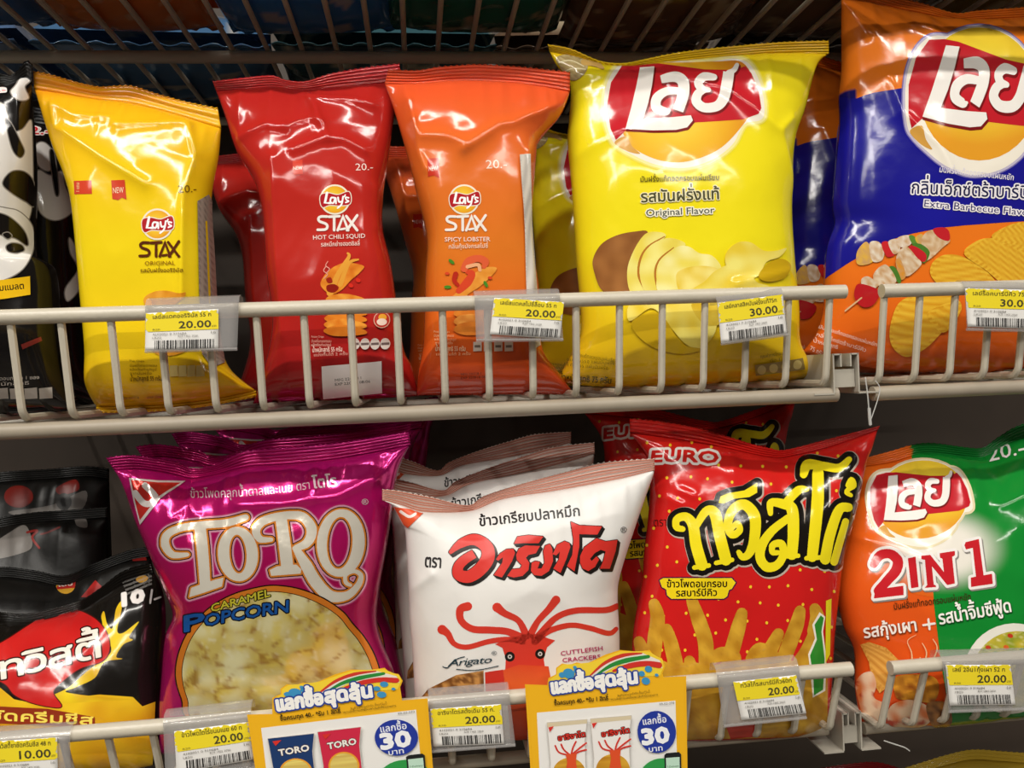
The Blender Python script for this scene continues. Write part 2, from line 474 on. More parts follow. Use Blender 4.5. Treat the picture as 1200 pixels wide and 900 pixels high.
def resample(poly_pts, t, smooth=True):
    P = catmull(poly_pts, False, 10) if smooth and len(poly_pts) > 2 else poly_pts
    P = np.array(P, float); d = np.r_[0, np.cumsum(np.hypot(*np.diff(P, axis=0).T))]; d /= d[-1]
    return np.stack([np.interp(t, d, P[:, 0]), np.interp(t, d, P[:, 1])], -1)
def coons(top, bot, left, right, u, v):
    T = resample(top, u); B = resample(bot, u); L = resample(left, v); R = resample(right, v)
    U = u[None, :, None]; Vv = v[:, None, None]
    return (1-Vv)*T[None]+Vv*B[None]+(1-U)*L[:, None]+U*R[:, None] - ((1-U)*(1-Vv)*T[0]+U*(1-Vv)*T[-1]+(1-U)*Vv*B[0]+U*Vv*B[-1])
def seg_dist(X, Y, a, b):
    ax, ay = a; bx, by = b; dx, dy = bx-ax, by-ay; t = np.clip(((X-ax)*dx+(Y-ay)*dy)/(dx*dx+dy*dy+1e-9), 0, 1)
    return np.hypot(X-ax-t*dx, Y-ay-t*dy), t
class Bag:
    """a filled pouch: front and back skins meeting at the sides, crimped seals above and below"""
    def __init__(s, name, label, cat, top, base, left, right, bottom, Yb, Yt, color, seal_color=None, mat='film', Hf=0.03, Hb=0.03, px=(2.4, 2.2),
                 top_fall=0.40, bot_fall=0.2, wave=((0, 0), (1, 0)), creases=(), crumple=0.0016, pucker=0.003, seed=1, nu=90, nv=118, group=None,
                 bottom_seal=0, teeth=6.5, tooth=3.0, ridges=5, yaw=0.0, sink=0.12, bands=(), seal_lift=0.0, seal_name='top_seal', step=3.2, box=None, seal_k=False):
        s.mat = M[mat]; rnd = random.Random(seed)
        t = np.linspace(0, 1, nu); u = 0.55*t+0.45*(0.5-0.5*np.cos(np.pi*t)); v = np.linspace(0, 1, nv)
        left = [base[0]]+list(left)+[bottom[0]]; right = [base[-1]]+list(right)+[bottom[-1]]
        G = coons(base, bottom, left, right, u, v); s.G = G
        X, Yp = G[..., 0], G[..., 1]; Uu = np.broadcast_to(u[None], X.shape); Vv = np.broadcast_to(v[:, None], X.shape)
        wx = np.array([w[0] for w in wave]); wy = np.array([w[1] for w in wave])
        wv = np.interp(u, wx, wy); k = np.hanning(13); k /= k.sum(); wv = np.convolve(np.pad(wv, 6, 'edge'), k, 'valid')
        s.wave = (u, wv)
        def depth(U_, V_): return Yt+(Yb-Yt)*V_ + yaw*(U_-0.5) + np.interp(U_, u, wv)*np.exp(-V_/sink)
        Yd = depth(Uu, Vv)
        p = px[0]+(px[1]-px[0])*Vv
        if box: p = px[0]+(box-px[0])*np.clip((Vv-0.16)/0.2, 0, 1)
        prof = np.sqrt(np.clip(1-np.abs(2*Uu-1)**p, 0, 1))
        vt = np.sqrt(np.clip(1-np.clip(1-Vv/top_fall, 0, 1)**2, 0, 1))*np.sqrt(np.clip(1-np.clip(1-(1-Vv)/bot_fall, 0, 1)**2, 0, 1))
        env = prof*vt; inner = np.clip(env*1.4, 0, 1)
        h = Hf*env
        o = rnd.random()*50
        cr = np.zeros_like(h); pk = np.zeros_like(h)
        for j in range(nv):
            for i in range(nu):
                x, y = X[j, i]*0.013, Yp[j, i]*0.013
                n1 = noise.noise(Vector((x*0.55+o, y*0.55, 1.3))); n2 = noise.noise(Vector((x*1.2+o, y*1.0, 5.1))); n3 = noise.noise(Vector((x*2.6+o, y*2.2, 9.7)))
                cr[j, i] = (0.9-abs(n1)*2.4) + 0.55*(0.5-abs(n2)*2) + 0.16*(0.5-abs(n3)*2)
                pk[j, i] = 0.5-abs(noise.noise(Vector((X[j, i]*0.045+o*2, Vv[j, i]*1.2, 3.3))))*2.2
        h = h + crumple*cr*inner + pucker*pk*(np.exp(-Vv/0.10)*np.clip(Vv/0.03, 0, 1)+0.8*np.exp(-(1-Vv)/0.07)*np.clip((1-Vv)/0.03, 0, 1))*np.clip(prof*1.3, 0, 1)
        for c in creases:
            pts, amp, wid = c[:3]; best = np.full_like(h, 1e9)
            for a, b in zip(pts[:-1], pts[1:]):
                d, tt = seg_dist(X, Yp, a, b); best = np.minimum(best, d)
            h = h + amp*np.exp(-(np.sqrt(best**2+2.2)-1.48)/wid)*np.clip(env*3, 0, 1)
        s.height = h
        nrm = Vector((0, -1, 0.12)).normalized()
        verts = []; cols = []; colf = color
        for j in range(nv):
            for i in range(nu):
                P = at(X[j, i], Yp[j, i], Yd[j, i]); verts.append(P+nrm*h[j, i]); cols.append(colf(X[j, i], Yp[j, i]))
        ff = [(j*nu+i, (j+1)*nu+i, (j+1)*nu+i+1, j*nu+i+1) for j in range(nv-1) for i in range(nu-1)]
        hb = Hb*env; nb = len(verts)
        back = {}
        for j in range(0, nv):
            for i in range(nu):
                if i in (0, nu-1) or j in (0, nv-1): back[j, i] = j*nu+i; continue
                back[j, i] = len(verts); P = at(X[j, i], Yp[j, i], Yd[j, i]); verts.append(P-nrm*(hb[j, i]+0.0003)); cols.append(cols[j*nu+i])
        fb = [(back[j, i], back[j, i+1], back[j+1, i+1], back[j+1, i]) for j in range(nv-1) for i in range(nu-1)]
        bx = sum(p[0] for p in bottom)/len(bottom); by = sum(p[1] for p in bottom)/len(bottom)
        s.root = thing(name, label, cat, at(bx, by, Yb), group)
        mesh_obj('pouch', verts, ff+fb, s.mat, s.root, cols=cols)
        # seals
        sc = seal_color or color
        def seal(nm, e0, e1, base_v, zig):
            L = sum(math.dist(a, b) for a, b in zip(e0[:-1], e0[1:])); n = 2*max(4, int(L/teeth))+1; m = 22
            uu = np.linspace(0, 1, n); A = resample(e0, uu); B = resample(e1, uu); vv = []; cc = []
            for r in range(m):
                k = r/(m-1)
                for i in range(n):
                    q = A[i]*(1-k)+B[i]*k
                    if r == 0 and i % 2: q = q+np.array((0, zig))
                    yy = float(depth(uu[i], base_v)) + (seal_lift*(1-k) if zig > 0 else 0) + 0.0007*math.sin(k*ridges*2*math.pi)
                    vv.append(at(q[0], q[1], yy)); cc.append(sc(q[0], q[1], k) if seal_k else sc(q[0], q[1]))
            fc = [(r*n+i, (r+1)*n+i, (r+1)*n+i+1, r*n+i+1) for r in range(m-1) for i in range(n-1)]
            ob = mesh_obj(nm, vv, fc, s.mat, s.root, cols=cc)
            sm = ob.modifiers.new('film', 'SOLIDIFY'); sm.thickness = 0.0005; sm.offset = 0
            return vv, fc
        s.seal_geo = seal(seal_name, top, base, 0.0, tooth)
        if bottom_seal:
            bt = [(a, b+bottom_seal) for a, b in bottom]; seal('bottom_seal', bt, bottom, 1.0, -tooth)
        PA = np.array([tuple(q) for q in verts[:nu*nv]]); g3 = PA.reshape(nv, nu, 3)
        nn = np.cross(np.gradient(g3, axis=1), np.gradient(g3, axis=0)); nn /= np.linalg.norm(nn, axis=2, keepdims=True)+1e-12
        nn *= np.where(nn[..., 1:2] > 0, -1, 1); s.pr = BagPrints(PA, nn.reshape(-1, 3), nu, nv)
    def finish(s, mat=None):
        s.pr.build(s.root, mat or s.mat); settle(s.root); return s.root
def paint(stops):
    """vertical blend of printed colours: [(y, colour), ...]"""
    st = [(y, lin(c)) for y, c in stops]
    def f(x, y):
        if y <= st[0][0]: return st[0][1]
        for (y0, c0), (y1, c1) in zip(st[:-1], st[1:]):
            if y <= y1: return mixc(c0, c1, (y-y0)/(y1-y0))
        return st[-1][1]
    return f
# ------------------------------------------------------------------ shelving
def wire_xs(a, b, n): return [a+(b-a)*i/(n-1) for i in range(n)]
z_up, z_upd = at(490, 357, 0).z, -0.017
z_lo, z_lod = at(490, 826, 0).z, -0.284
back_y = 0.43
wall = MB().box((-2.6, back_y, -1.4), (2.6, back_y+0.02, 1.6)).build('wall_back', M['panel'], smooth=False); wall['kind'] = 'structure'
floor = MB().box((-2.6, -3.4, -1.42), (2.6, back_y, -1.4)).build('floor', M['tile'], smooth=False); floor['kind'] = 'structure'
def basket(label, x0, x1, zr, zd, xs, lean=0.012, r_rail=0.0052, r_wire=0.0027, rail_y=None):
    ry = rail_y if rail_y else lean+0.006
    t = thing('wire_shelf', label, 'shelf', ((x0+x1)/2, 0.2, zd), 'wire shelf baskets')
    MB().tube([(x0, 0, zr), (x1, 0, zr)], r_rail, 14).build('top_rail', M['wire'], t)
    MB().tube([(x0, ry, zd-0.009), (x1, ry, zd-0.009)], 0.0056 if not rail_y else 0.0048, 12).build('bottom_rail', M['rail'], t)
    for yy in (0.16, 0.30): MB().tube([(x0, yy, zd-0.007), (x1, yy, zd-0.007)], 0.004, 8).build('cross_rail', M['wire'], t)
    for x in xs:
        pts = [(x, 0.001, zr-0.002), (x, lean*0.9, zd+0.008)]
        for k in range(1, 6):
            a = k/5*math.pi/2; pts.append((x, lean*0.9+0.008*(1-math.cos(a))+0.0012*k/5, zd+0.008-0.008*math.sin(a)))
        pts.append((x, back_y-0.01, zd))
        MB().tube(pts, r_wire, 8).build('wire', M['wire'], t)
    settle(t); return t
X = lambda px_, py_, Y=0: at(px_, py_, Y).x
ul = basket('long cream wire shelf basket of the upper row, left of the gap', X(-260, 385), X(990, 343), z_up, z_upd,
            [X(11, 370)+(X(973, 344)-X(11, 370))/18*i for i in range(-4, 19)])
ur = basket('cream wire shelf basket under the blue and orange bag, right of the gap', X(1033, 341), X(1420, 320), at(1033, 341).z, at(1033, 341).z-0.068,
            [X(1037, 341)+0.0285*i for i in range(8)])
ll = basket('long cream wire shelf basket of the lower row, with two yellow cards on its rail', X(-260, 890), X(997, 785), z_lo, z_lod,
            [X(985, 790)-0.0290*i for i in range(27)], lean=0.020, rail_y=0.042)
lr = basket('cream wire shelf basket under the green and orange bag, lower bay right of the gap', X(1043, 783), X(1420, 760), at(1043, 783).z, at(1043, 783).z-0.054,
            [X(1047, 783)+0.0262*i for i in range(9)], lean=0.020, rail_y=0.042)
# the shelf overhead, seen from below through its wires
zt = 0.312
t = thing('wire_shelf', 'dark overhead wire shelf deck seen from below at the top edge', 'shelf', (0, 0.2, zt), 'wire shelf baskets')
for yy, r in ((-0.005, 0.0058), (0.215, 0.0058), (0.41, 0.005)): MB().tube([(-0.75, yy, zt-0.0075), (0.75, yy, zt-0.0075)], r, 10).build('cross_rail', M['wire'], t)
x_ref = at(474, 62, 0.215).x
for i in range(-22, 20):
    MB().tube([(x_ref+0.0318*i, -0.012, zt), (x_ref+0.0318*i, 0.42, zt)], 0.0025, 8).build('wire', M['wire'], t)
settle(t)
# steel brackets between the bays
def bracket(label, x0, x1, ztop, zbot, y0=0.012, lip=0.006):
    t = thing('shelf_bracket', label, 'bracket', ((x0+x1)/2, y0, zbot), 'brackets between the shelf bays')
    e = 0.0012
    for xa, nm in ((x0, 'side_plate'), (x1, 'side_plate')):
        MB().box((xa-e/2, y0, zbot), (xa+e/2, back_y-0.001, ztop)).build(nm, M['bracket'], t, smooth=False)
    for xa, s in ((x0, 1), (x1, -1)):
        w = (x1-x0)*0.30
        MB().box((min(xa, xa+s*w), y0, ztop-e), (max(xa, xa+s*w), back_y-0.001, ztop)).box((xa+s*w-e/2, y0, ztop-0.010), (xa+s*w+e/2, back_y-0.001, ztop)).build('top_lip', M['bracket'], t, smooth=False)
        MB().box((min(xa, xa-s*0.016), y0, zbot-e), (max(xa, xa-s*0.016), y0+0.2, zbot)).build('flange', M['bracket'], t, smooth=False)
    MB().box((x0+e, y0+0.004, zbot+0.004), (x1-e, y0+0.006, ztop-0.012)).build('web', M['bracket'], t, smooth=False)
    settle(t)
bracket('grey steel shelf bracket in the gap between the two upper baskets', X(977, 430, .012), X(1006, 430, .012), at(990, 414, .012).z, at(990, 460, .012).z)
bracket('grey steel shelf bracket in the gap between the two lower baskets', X(988, 850, .03), X(1009, 850, .03), at(1000, 835, .03).z, at(1000, 879, .03).z, y0=0.03)
BG = {}
def flat(c):
    c = lin(c); return lambda x, y: c
# yellow tube-crisp pouch
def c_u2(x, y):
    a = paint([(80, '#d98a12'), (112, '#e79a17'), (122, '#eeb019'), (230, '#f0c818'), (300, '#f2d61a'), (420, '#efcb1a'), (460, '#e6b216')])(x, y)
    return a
BG['u2'] = Bag('crisps_pouch', 'yellow slim crisps pouch with orange top seal, second from left on the upper shelf', 'snack bag',
    [(39, 83), (60, 87), (90, 96), (115, 101), (135, 100), (155, 100), (180, 108), (215, 118), (255, 126)], [(40, 104), (70, 109), (108, 116), (150, 121), (186, 129), (222, 139), (259, 150)],
    [(62, 170), (80, 213), (90, 250), (98, 338), (104, 410), (104, 450)], [(256, 185), (247, 234), (250, 300), (256, 390), (268, 430)], [(113, 477), (160, 476), (200, 474), (250, 468), (300, 458)],
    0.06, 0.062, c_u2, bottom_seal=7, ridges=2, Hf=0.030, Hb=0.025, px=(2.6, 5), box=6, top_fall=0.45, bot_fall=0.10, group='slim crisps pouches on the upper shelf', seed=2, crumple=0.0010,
    creases=[([(68, 128), (75, 160), (90, 168), (135, 200), (185, 231)], .0035, 7), ([(75, 133), (98, 147), (142, 150), (147, 160), (190, 156), (220, 150)], .003, 6), ([(226, 150), (236, 190), (227, 240), (227, 400)], .004, 5)], wave=((0, 0.0), (.4, .006), (1, .004)))
# red
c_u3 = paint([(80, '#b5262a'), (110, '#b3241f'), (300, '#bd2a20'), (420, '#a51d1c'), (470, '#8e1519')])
BG['u3'] = Bag('crisps_pouch', 'red slim crisps pouch with white lettering, between the yellow and the orange pouch', 'snack bag',
    [(249, 95), (283, 91), (318, 88), (333, 93), (357, 95), (387, 86), (426, 79), (468, 74)], [(253, 106), (290, 104), (321, 102), (357, 105), (400, 101), (440, 98), (470, 94)],
    [(265, 140), (277, 177), (299, 216), (309, 256), (313, 319), (320, 385), (305, 450)], [(463, 130), (455, 187), (449, 230), (449, 270), (459, 314), (472, 404), (483, 430)], [(296, 473), (350, 470), (420, 468), (492, 464)],
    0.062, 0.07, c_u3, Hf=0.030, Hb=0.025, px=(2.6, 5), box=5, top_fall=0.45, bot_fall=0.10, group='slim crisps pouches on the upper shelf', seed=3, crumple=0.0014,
    creases=[([(365, 124), (380, 155), (388, 175)], .003, 5), ([(365, 124), (410, 127), (438, 132)], .003, 5), ([(340, 162), (370, 152), (380, 158)], .0022, 4), ([(350, 192), (380, 180), (405, 178), (430, 190)], .003, 5), ([(277, 172), (318, 160), (340, 165)], .003, 5), ([(444, 230), (445, 275)], .003, 4), ([(326, 200), (330, 300), (336, 400)], .003, 6)], wave=((0, 0.0), (.45, .012), (1, -.004)))
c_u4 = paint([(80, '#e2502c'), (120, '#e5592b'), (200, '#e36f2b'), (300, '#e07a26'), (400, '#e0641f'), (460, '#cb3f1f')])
def c_u4b(x, y):
    return c_u4(x, y)
BG['u4'] = Bag('crisps_pouch', 'orange slim crisps pouch with white lettering, right of the red pouch', 'snack bag',
    [(455, 81), (489, 82), (513, 78), (540, 76), (562, 75), (611, 78), (640, 81), (668, 84)], [(451, 98), (495, 98), (538, 95), (596, 97), (632, 101), (668, 107)],
    [(462, 130), (477, 182), (489, 231), (500, 278), (498, 331), (496, 400), (490, 435)], [(663, 122), (655, 138), (632, 166), (628, 187), (622, 278), (631, 341), (634, 407), (652, 436)], [(488, 463), (540, 463), (600, 462), (673, 462)],
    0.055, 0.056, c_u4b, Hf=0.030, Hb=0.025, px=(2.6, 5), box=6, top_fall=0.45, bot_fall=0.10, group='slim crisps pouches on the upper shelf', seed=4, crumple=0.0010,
    creases=[([(480, 125), (486, 160), (492, 172), (520, 176), (541, 184)], .0035, 6), ([(541, 192), (582, 163), (596, 160), (660, 125)], .004, 6), ([(485, 150), (490, 190), (498, 212)], .003, 4), ([(616, 190), (618, 400)], .003, 4)], wave=((0, 0.0), (.5, .004), (1, -.004)))
# big yellow potato-chip bag
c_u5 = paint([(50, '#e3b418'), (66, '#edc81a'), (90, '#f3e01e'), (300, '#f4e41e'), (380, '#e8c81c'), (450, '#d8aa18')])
BG['u5'] = Bag('potato_chip_bag', 'large bright yellow potato chip bag with a red oval logo', 'snack bag',
    [(642, 52), (669, 57), (702, 71), (729, 74), (752, 70), (795, 61), (855, 54), (915, 49), (971, 47)], [(644, 60), (669, 66), (702, 76), (729, 79), (780, 75), (840, 69), (900, 64), (971, 63)],
    [(652, 76), (668, 97), (667, 139), (665, 166), (670, 220), (675, 301), (681, 384), (669, 415)], [(957, 78), (942, 130), (930, 166), (926, 220), (927, 280), (934, 360), (935, 395), (942, 415)], [(652, 446), (700, 453), (790, 452), (860, 448), (964, 443)],
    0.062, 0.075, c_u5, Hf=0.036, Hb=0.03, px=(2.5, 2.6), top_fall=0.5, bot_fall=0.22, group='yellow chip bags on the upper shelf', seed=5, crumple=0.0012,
    creases=[([(672, 97), (755, 100), (800, 108), (842, 126), (900, 168), (925, 225)], .003, 7), ([(903, 165), (918, 150)], .003, 5), ([(842, 345), (890, 333), (912, 325)], .002, 4), ([(672, 190), (720, 170)], .002, 8)], wave=((0, 0.004), (.2, .010), (.5, .0), (1, -.003)), seal_lift=-0.004)
c_u6a = paint([(-10, '#e8731c'), (60, '#ee7d20'), (100, '#ee7d20'), (300, '#ee7a1e'), (420, '#df5f17')])
def c_u6(x, y): return lin('#1b187f') if x < 993 and 112 < y < 312-(x-967)*1.2 else c_u6a(x, y)
BG['u6'] = Bag('potato_chip_bag', 'large orange and blue barbecue chip bag cut off by the right edge', 'snack bag',
    [(986, -22), (1020, -16), (1052, -4), (1083, 4), (1119, 15), (1147, 12), (1200, 8), (1270, 2)], [(986, -4), (1020, 4), (1052, 12), (1083, 18), (1119, 24), (1147, 24), (1200, 22), (1272, 18)],
    [(986, 26), (987, 77), (984, 112), (985, 143), (980, 200), (977, 240), (979, 262), (970, 290), (967, 332), (966, 360), (956, 392)], [(1262, 80), (1255, 200), (1252, 300), (1262, 390)], [(938, 414), (985, 424), (1033, 433), (1085, 436), (1200, 437), (1285, 434)],
    0.080, 0.082, c_u6, Hf=0.036, Hb=0.03, px=(2.5, 2.6), top_fall=0.5, bot_fall=0.22, group='orange and blue chip bags on the upper shelf', seed=6, crumple=0.0009, nu=96, nv=130,
    creases=[([(1022, 105), (1034, 150), (1070, 190), (1085, 225)], .003, 6), ([(988, 0), (1006, 50)], .003, 5), ([(1058, 41), (1085, 55)], .003, 4), ([(1115, 27), (1160, 32), (1140, 40)], .003, 4)], wave=((0, 0.0), (.5, .006), (1, 0)))
# black and white cow-patch bags
def c_u1(x, y): return lin('#141110')
BG['u1'] = Bag('snack_bag', 'black snack bag with white cow patches at the left edge of the upper shelf', 'snack bag',
    [(-120, 100), (-60, 95), (0, 86), (13, 88), (24, 78), (31, 70), (38, 75)], [(-118, 122), (-60, 115), (0, 100), (13, 102), (24, 96), (31, 92), (38, 98)],
    [(-112, 200), (-116, 300), (-118, 400)], [(37, 115), (40, 202), (40, 296), (62, 313), (68, 361), (76, 440)], [(-120, 488), (-50, 490), (20, 487), (88, 481)],
    0.06, 0.058, c_u1, Hf=0.036, Hb=0.03, group='black and white bags on the upper shelf', seed=7, crumple=0.002, creases=[([(30, 110), (40, 200)], .003, 4)])
BG['u1b'] = Bag('snack_bag', 'black snack bag with white cow patches, half hidden behind the yellow slim pouch', 'snack bag',
    [(0, 130), (20, 128), (44, 125), (60, 130)], [(0, 148), (20, 146), (44, 145), (62, 150)], [(2, 200), (5, 300), (10, 400)], [(67, 175), (78, 210), (92, 250), (95, 330), (104, 420)], [(10, 477), (60, 479), (118, 473)],
    0.13, 0.13, c_u1, Hf=0.03, Hb=0.03, group='black and white bags on the upper shelf', seed=8, crumple=0.003, nu=50, nv=80)
# lower row ------------------------------------------------------
c_l2 = paint([(520, '#c2187c'), (580, '#c4136f'), (700, '#b30f52'), (850, '#c01a78')])
BG['l2'] = Bag('popcorn_bag', 'shiny pink popcorn bag with big white serif lettering, frontmost of its row', 'snack bag',
    [(124, 536), (145, 533), (165, 534), (204, 540), (224, 548), (250, 545), (285, 529), (337, 524), (402, 518), (479, 505)], [(133, 550), (165, 549), (204, 555), (224, 560), (250, 556), (292, 546), (337, 543), (402, 536), (481, 521)],
    [(144, 570), (159, 610), (175, 646), (196, 695), (204, 720), (195, 745), (191, 790), (188, 830)], [(471, 540), (464, 565), (454, 636), (445, 690), (442, 725), (448, 752), (461, 785), (467, 815)], [(187, 884), (260, 885), (380, 876), (477, 860)],
    0.062, 0.07, c_l2, mat='foil', Hf=0.040, Hb=0.022, px=(2.4, 2.4), top_fall=0.5, bot_fall=0.25, group='pink popcorn bags in one row', seed=9, crumple=0.0018, pucker=.005,
    creases=[([(213, 606), (232, 584), (240, 600)], .0025, 4), ([(288, 590), (340, 588), (400, 580), (440, 560)], .0035, 5), ([(440, 565), (478, 520)], .003, 4), ([(360, 585), (372, 572)], .003, 4)], wave=((0, -.004), (.28, .012), (.45, -.002), (1, -.004)))
c_l3 = paint([(560, '#e9e7e4'), (860, '#e6e2dc')])
def c_l3s(x, y, k=0): return mixc(lin('#b06a54'), lin('#e6d6cc'), sstep(-.2, .6, math.sin(k*6*6.283+.6)))
BG['l3'] = Bag('cracker_bag', 'white cuttlefish cracker bag with red lettering and curled top seal, in front of its row', 'snack bag',
    [(448, 573), (468, 575), (505, 582), (548, 592), (567, 581), (610, 567), (667, 551), (709, 541), (767, 537)], [(448, 586), (470, 592), (497, 600), (550, 599), (582, 587), (610, 581), (652, 575), (723, 562), (767, 551)],
    [(460, 593), (470, 613), (475, 625), (479, 698), (480, 727), (484, 775)], [(764, 562), (754, 588), (737, 636), (725, 676), (723, 699), (725, 743), (725, 785)], [(488, 866), (560, 866), (640, 862), (728, 850)],
    0.055, 0.052, c_l3, seal_color=c_l3s, seal_k=True, mat='matte', Hf=0.040, Hb=0.022, px=(2.5, 2.4), top_fall=0.42, bot_fall=0.25, group='white cracker bags in one row', seed=10, crumple=0.0016, pucker=.004, ridges=6,
    creases=[([(480, 690), (505, 668)], .003, 6), ([(560, 650), (640, 618), (715, 600)], .0010, 9)], wave=((0, -.010), (.2, .004), (.32, .016), (.5, .004), (1, -.012)))
c_l4 = paint([(490, '#d0221c'), (560, '#cf1f1c'), (700, '#c81c1b'), (860, '#bb1a1a')])
BG['l4'] = Bag('corn_stick_bag', 'red corn stick bag with yellow dots and black-edged yellow lettering, front of its row', 'snack bag',
    [(738, 490), (770, 493), (815, 501), (848, 510), (884, 521), (902, 525), (920, 527), (968, 515), (1031, 499)], [(738, 507), (770, 511), (815, 518), (848, 524), (884, 532), (902, 535), (920, 535), (968, 524), (1029, 503)],
    [(757, 535), (762, 560), (760, 605), (755, 650), (753, 680), (744, 729), (741, 761), (740, 810)], [(1021, 525), (1013, 545), (998, 605), (986, 650), (980, 692), (975, 740), (972, 793), (970, 835)], [(744, 869), (850, 866), (920, 863), (964, 858)],
    0.046, 0.074, c_l4, Hf=0.036, Hb=0.03, px=(2.5, 2.4), top_fall=0.45, bot_fall=0.22, group='red corn stick bags in one row', seed=11, crumple=0.0018, pucker=.004, ridges=4,
    creases=[([(885, 530), (925, 546), (985, 530), (1025, 508)], .003, 6), ([(790, 575), (800, 580)], .003, 4), ([(757, 575), (790, 590)], .002, 5)], wave=((0, 0), (.55, .006), (.7, .012), (1, -.004)))
def c_l5s(x, y): return lin('#d8641c') if x < 1068 else lin('#0f6a28')
c_l5a = paint([(490, '#e06a1a'), (600, '#e2661c'), (700, '#e45a1a'), (860, '#d9481a')])
def c_l5(x, y): return c_l5a(x, y) if x < 1130 else lin('#12862f')
BG['l5'] = Bag('potato_chip_bag', 'orange and green chip bag at the right edge of the lower shelf', 'snack bag',
    [(1012, 537), (1045, 528), (1073, 520), (1096, 519), (1133, 524), (1152, 524), (1171, 511), (1200, 496), (1275, 478)], [(1008, 547), (1045, 541), (1073, 533), (1096, 532), (1133, 536), (1152, 536), (1171, 526), (1200, 513), (1278, 495)],
    [(1000, 580), (987, 640), (981, 690), (990, 734), (1003, 765), (1004, 812)], [(1268, 560), (1262, 700), (1266, 800)], [(1010, 852), (1110, 848), (1200, 838), (1275, 830)],
    0.048, 0.09, c_l5, seal_color=c_l5s, mat='film', Hf=0.037, Hb=0.03, px=(2.5, 2.4), top_fall=0.45, bot_fall=0.22, seed=12, crumple=0.002, pucker=.004,
    creases=[([(993, 628), (1030, 640), (1050, 650)], .003, 6), ([(1138, 545), (1160, 535)], .003, 4), ([(1170, 670), (1200, 640)], .004, 7), ([(1145, 590), (1180, 575)], .003, 7)], wave=((0, 0), (.5, .008), (1, 0)))
def c_l1(x, y): return lin('#15120f')
BG['l1'] = Bag('corn_snack_bag', 'black corn snack bag with red badge and yellow splash, front of the left heap', 'snack bag',
    [(-60, 718), (0, 717), (22, 719), (44, 717), (92, 704), (117, 689), (144, 669), (178, 659)], [(-60, 730), (0, 728), (22, 729), (44, 727), (92, 714), (117, 700), (146, 682), (181, 671)],
    [(-62, 780), (-62, 850)], [(190, 690), (194, 720), (192, 775), (189, 850)], [(-62, 905), (40, 908), (120, 904), (184, 896)],
    0.062, 0.10, c_l1, Hf=0.040, Hb=0.03, px=(2.5, 2.4), top_fall=0.5, bot_fall=0.22, group='black bags in the left heap', seed=13, crumple=0.002, pucker=.004,
    creases=[([(100, 715), (150, 690)], .003, 6)], wave=((0, 0), (.3, -.01), (.6, .008), (1, 0)), ridges=4)
